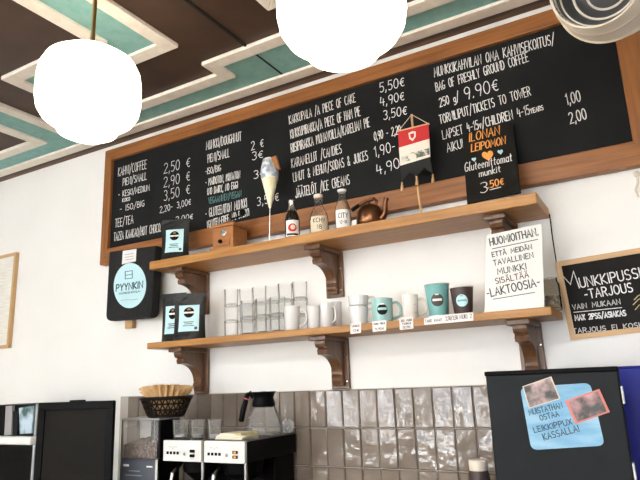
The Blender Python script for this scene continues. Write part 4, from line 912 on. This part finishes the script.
# black machine at the left edge
MX1 = at(33.5, 440, -.36).x; MZ = at(36, 404.2, -.36).z
r = thing('hot_drink_machine', 'black machine with glass window, white tray and grey edge, cut by the left edge', 'coffee machine', (MX1-.2, -.2, CT)); f = lambda b, n, m, bev=0, sm=False: b.build(n, m, r, bev, sm, world=True)
f(bx(MX1-.42, MX1, -.34, -.05, CT, MZ), 'housing', BLACK, .004)
f(bx(MX1, MX1+.012, -.362, -.05, CT, MZ+.002), 'grey_edge', mat('grey_trim', (.33, .37, .38), .4), .002)
f(bx(MX1-.42, MX1, -.36, -.34, CT, at(20, 446, -.36).z), 'lower_door', BLACK, .003)
a, b = at(2, 444.5, -.38), at(31.8, 437, -.38); f(bx(MX1-.42, b.x, -.385, -.34, a.z, b.z), 'white_tray', PAPER, .006)
for nm, m, poly, th in (('window', REFLECT, [(20.5, 408), (35.4, 405.5), (33.2, 433), (21.5, 434)], .008), ('grey_post', GREY, [(8.5, 406), (15, 405.5), (14, 434.5), (7, 435)], .014), ('black_post', CHAR, [(15.4, 411), (20, 410.6), (19.4, 434.5), (14.8, 434.8)], .012), ('handle_block', BLACK, [(-8, 406), (6.5, 405.5), (5.5, 434.5), (-8, 435.5)], .01)):
    plates(r, nm, poly, yplane(-.341), m, th)

# bottle with pale cap by the black screen
P = at(479.3, 478, -.16); P = Vector((P.x, -.16, CT)); H = at(479, 459.5, -.16).z-CT; s = mpp(at(481, 465, -.16)); r = thing('syrup_bottle', 'dark bottle with a flat pale cap just left of the black screen', 'bottle', P)
MB().lathe([(0, 0), (12.5*s, 0), (13*s, .008), (13*s, H*.5), (12.2*s, H*.75), (10.2*s, H-.045), (9.4*s, H-.034), (8.8*s, H-.03)], 36).build('body', BROWNP, r, smooth=True)
MB().lathe([(8.8*s, H-.034), (9*s, H-.032), (9*s, H-.002), (8.6*s, H), (0, H)], 32).build('cap', CORK, r, smooth=True)

# black screen seen from behind, with note and photographs
SY = -.52; sp = yplane(SY); c4 = [at(x, y, SY) for x, y in ((485, 373), (615.3, 365.6), (636, 480), (496, 480))]
SX0, SX1 = (c4[0].x+c4[3].x)/2, (c4[1].x+c4[2].x)/2; SZ1 = (c4[0].z+c4[1].z)/2; SZ0 = SZ1-.34
r = thing('till_screen', 'charcoal back of a till screen with a blue note and two photographs stuck on', 'screen', ((SX0+SX1)/2, SY+.1, CT)); f = lambda b, n, m, bev=0, sm=False: b.build(n, m, r, bev, sm, world=True)
f(bx(SX0, SX1, SY, SY+.035, SZ0, SZ1), 'back_cover', CHAR, .004); f(bx(SX0-.002, SX1+.001, SY-.004, SY+.037, SZ1-.011, SZ1+.001), 'top_edge', BLACK, .003)
f(bx((SX0+SX1)/2-.05, (SX0+SX1)/2+.05, SY+.035, SY+.10, SZ0+.05, SZ0+.12), 'hinge', BLACK, .004); f(MB().tube([((SX0+SX1)/2, SY+.09, SZ0+.08), ((SX0+SX1)/2, SY+.1, CT+.02)], .03, 20), 'stand_post', BLACK, 0, True)
f(bx((SX0+SX1)/2-.12, (SX0+SX1)/2+.12, SY-.02, SY+.16, CT, CT+.025), 'stand_foot', BLACK, .005)
f(bx(SX1+.0, SX1+.004, SY+.004, SY+.03, SZ1-.085, SZ1-.045), 'white_latch', PAPER, .001); f(bx(SX1, SX1+.004, SY+.004, SY+.03, SZ1-.26, SZ1-.215), 'white_latch', PAPER, .001)
def rounded(q, rr=.10):
    o_ = []; n_ = len(q)
    for i in range(n_):
        p, a, b = Vector(q[i]), Vector(q[i-1]), Vector(q[(i+1) % n_])
        for t in range(6): w1 = (1-t/5)**2*rr; w2 = (t/5)**2*rr; v_ = p+(a-p)*w1+(b-p)*w2; o_.append((v_.x, v_.y))
    return o_
note = tag(MB().prism([on(x, y, sp)+sp[1]*.0005 for x, y in rounded([(520.2, 387.5), (590.2, 382.8), (604.8, 445.5), (531.6, 450)])], sp[1]*.0015).build('sticky_note', BLUENOTE), 'light blue rounded note with handwriting stuck on the charcoal screen back', 'note')
RM[note.name] = Matrix.Identity(4)
write(note, [('MUISTATHAN', 530, 415.2, 563, 407.5, 6), ('OSTAA', 541, 420.5, 559.5, 416, 6), ('LEIKKIPPUX', 534.8, 432.5, 572.5, 424, 6), ('KASSALLA!', 544.5, 440, 580, 431, 7)], sp, NAVY, .0022, 'handwriting', .0028)
BS = {'photograph': .93, 'photograph.001': .86}
for nm, lab, m1, m2, q in (('photograph', 'small photograph in a pale border, left of two on the charcoal screen back', PHOTO2, BEIGE, [(522.6, 386.4), (551.4, 376.4), (560.6, 398.8), (529.2, 408.4)]), ('photograph', 'small photograph in a salmon red border, right of two on the charcoal screen back', PHOTO, SALMON, [(565, 400.8), (599.4, 388.8), (610, 412), (575.8, 424.2)])):
    o_ = tag(MB().prism([on(x, y, sp)+sp[1]*.0022 for x, y in q], sp[1]*.001).build(nm, m2), lab, 'photograph', 'photographs on the screen back'); RM[o_.name] = Matrix.Identity(4)
    cx, cy = sum(x for x, _ in q)/4, sum(y for _, y in q)/4; plates(o_, 'picture', [(cx+(x-cx)*BS[o_.name], cy+(y-cy)*BS[o_.name]) for x, y in q], sp, m1, .0008, .0033)
# blue cabinet behind it
r = thing('blue_cabinet', 'plain deep blue cabinet standing behind the charcoal screen at the right edge', 'cabinet', (0, -.2, CT))
zt_ = at(628, 366, -.33).z; bx(-.34, .42, -.33, -.025, CT, zt_-.004).build('body', BLUE, r, .004, world=True); bx(-.342, .422, -.333, -.023, zt_-.004, zt_).build('top', BLUE, r, .001, world=True)
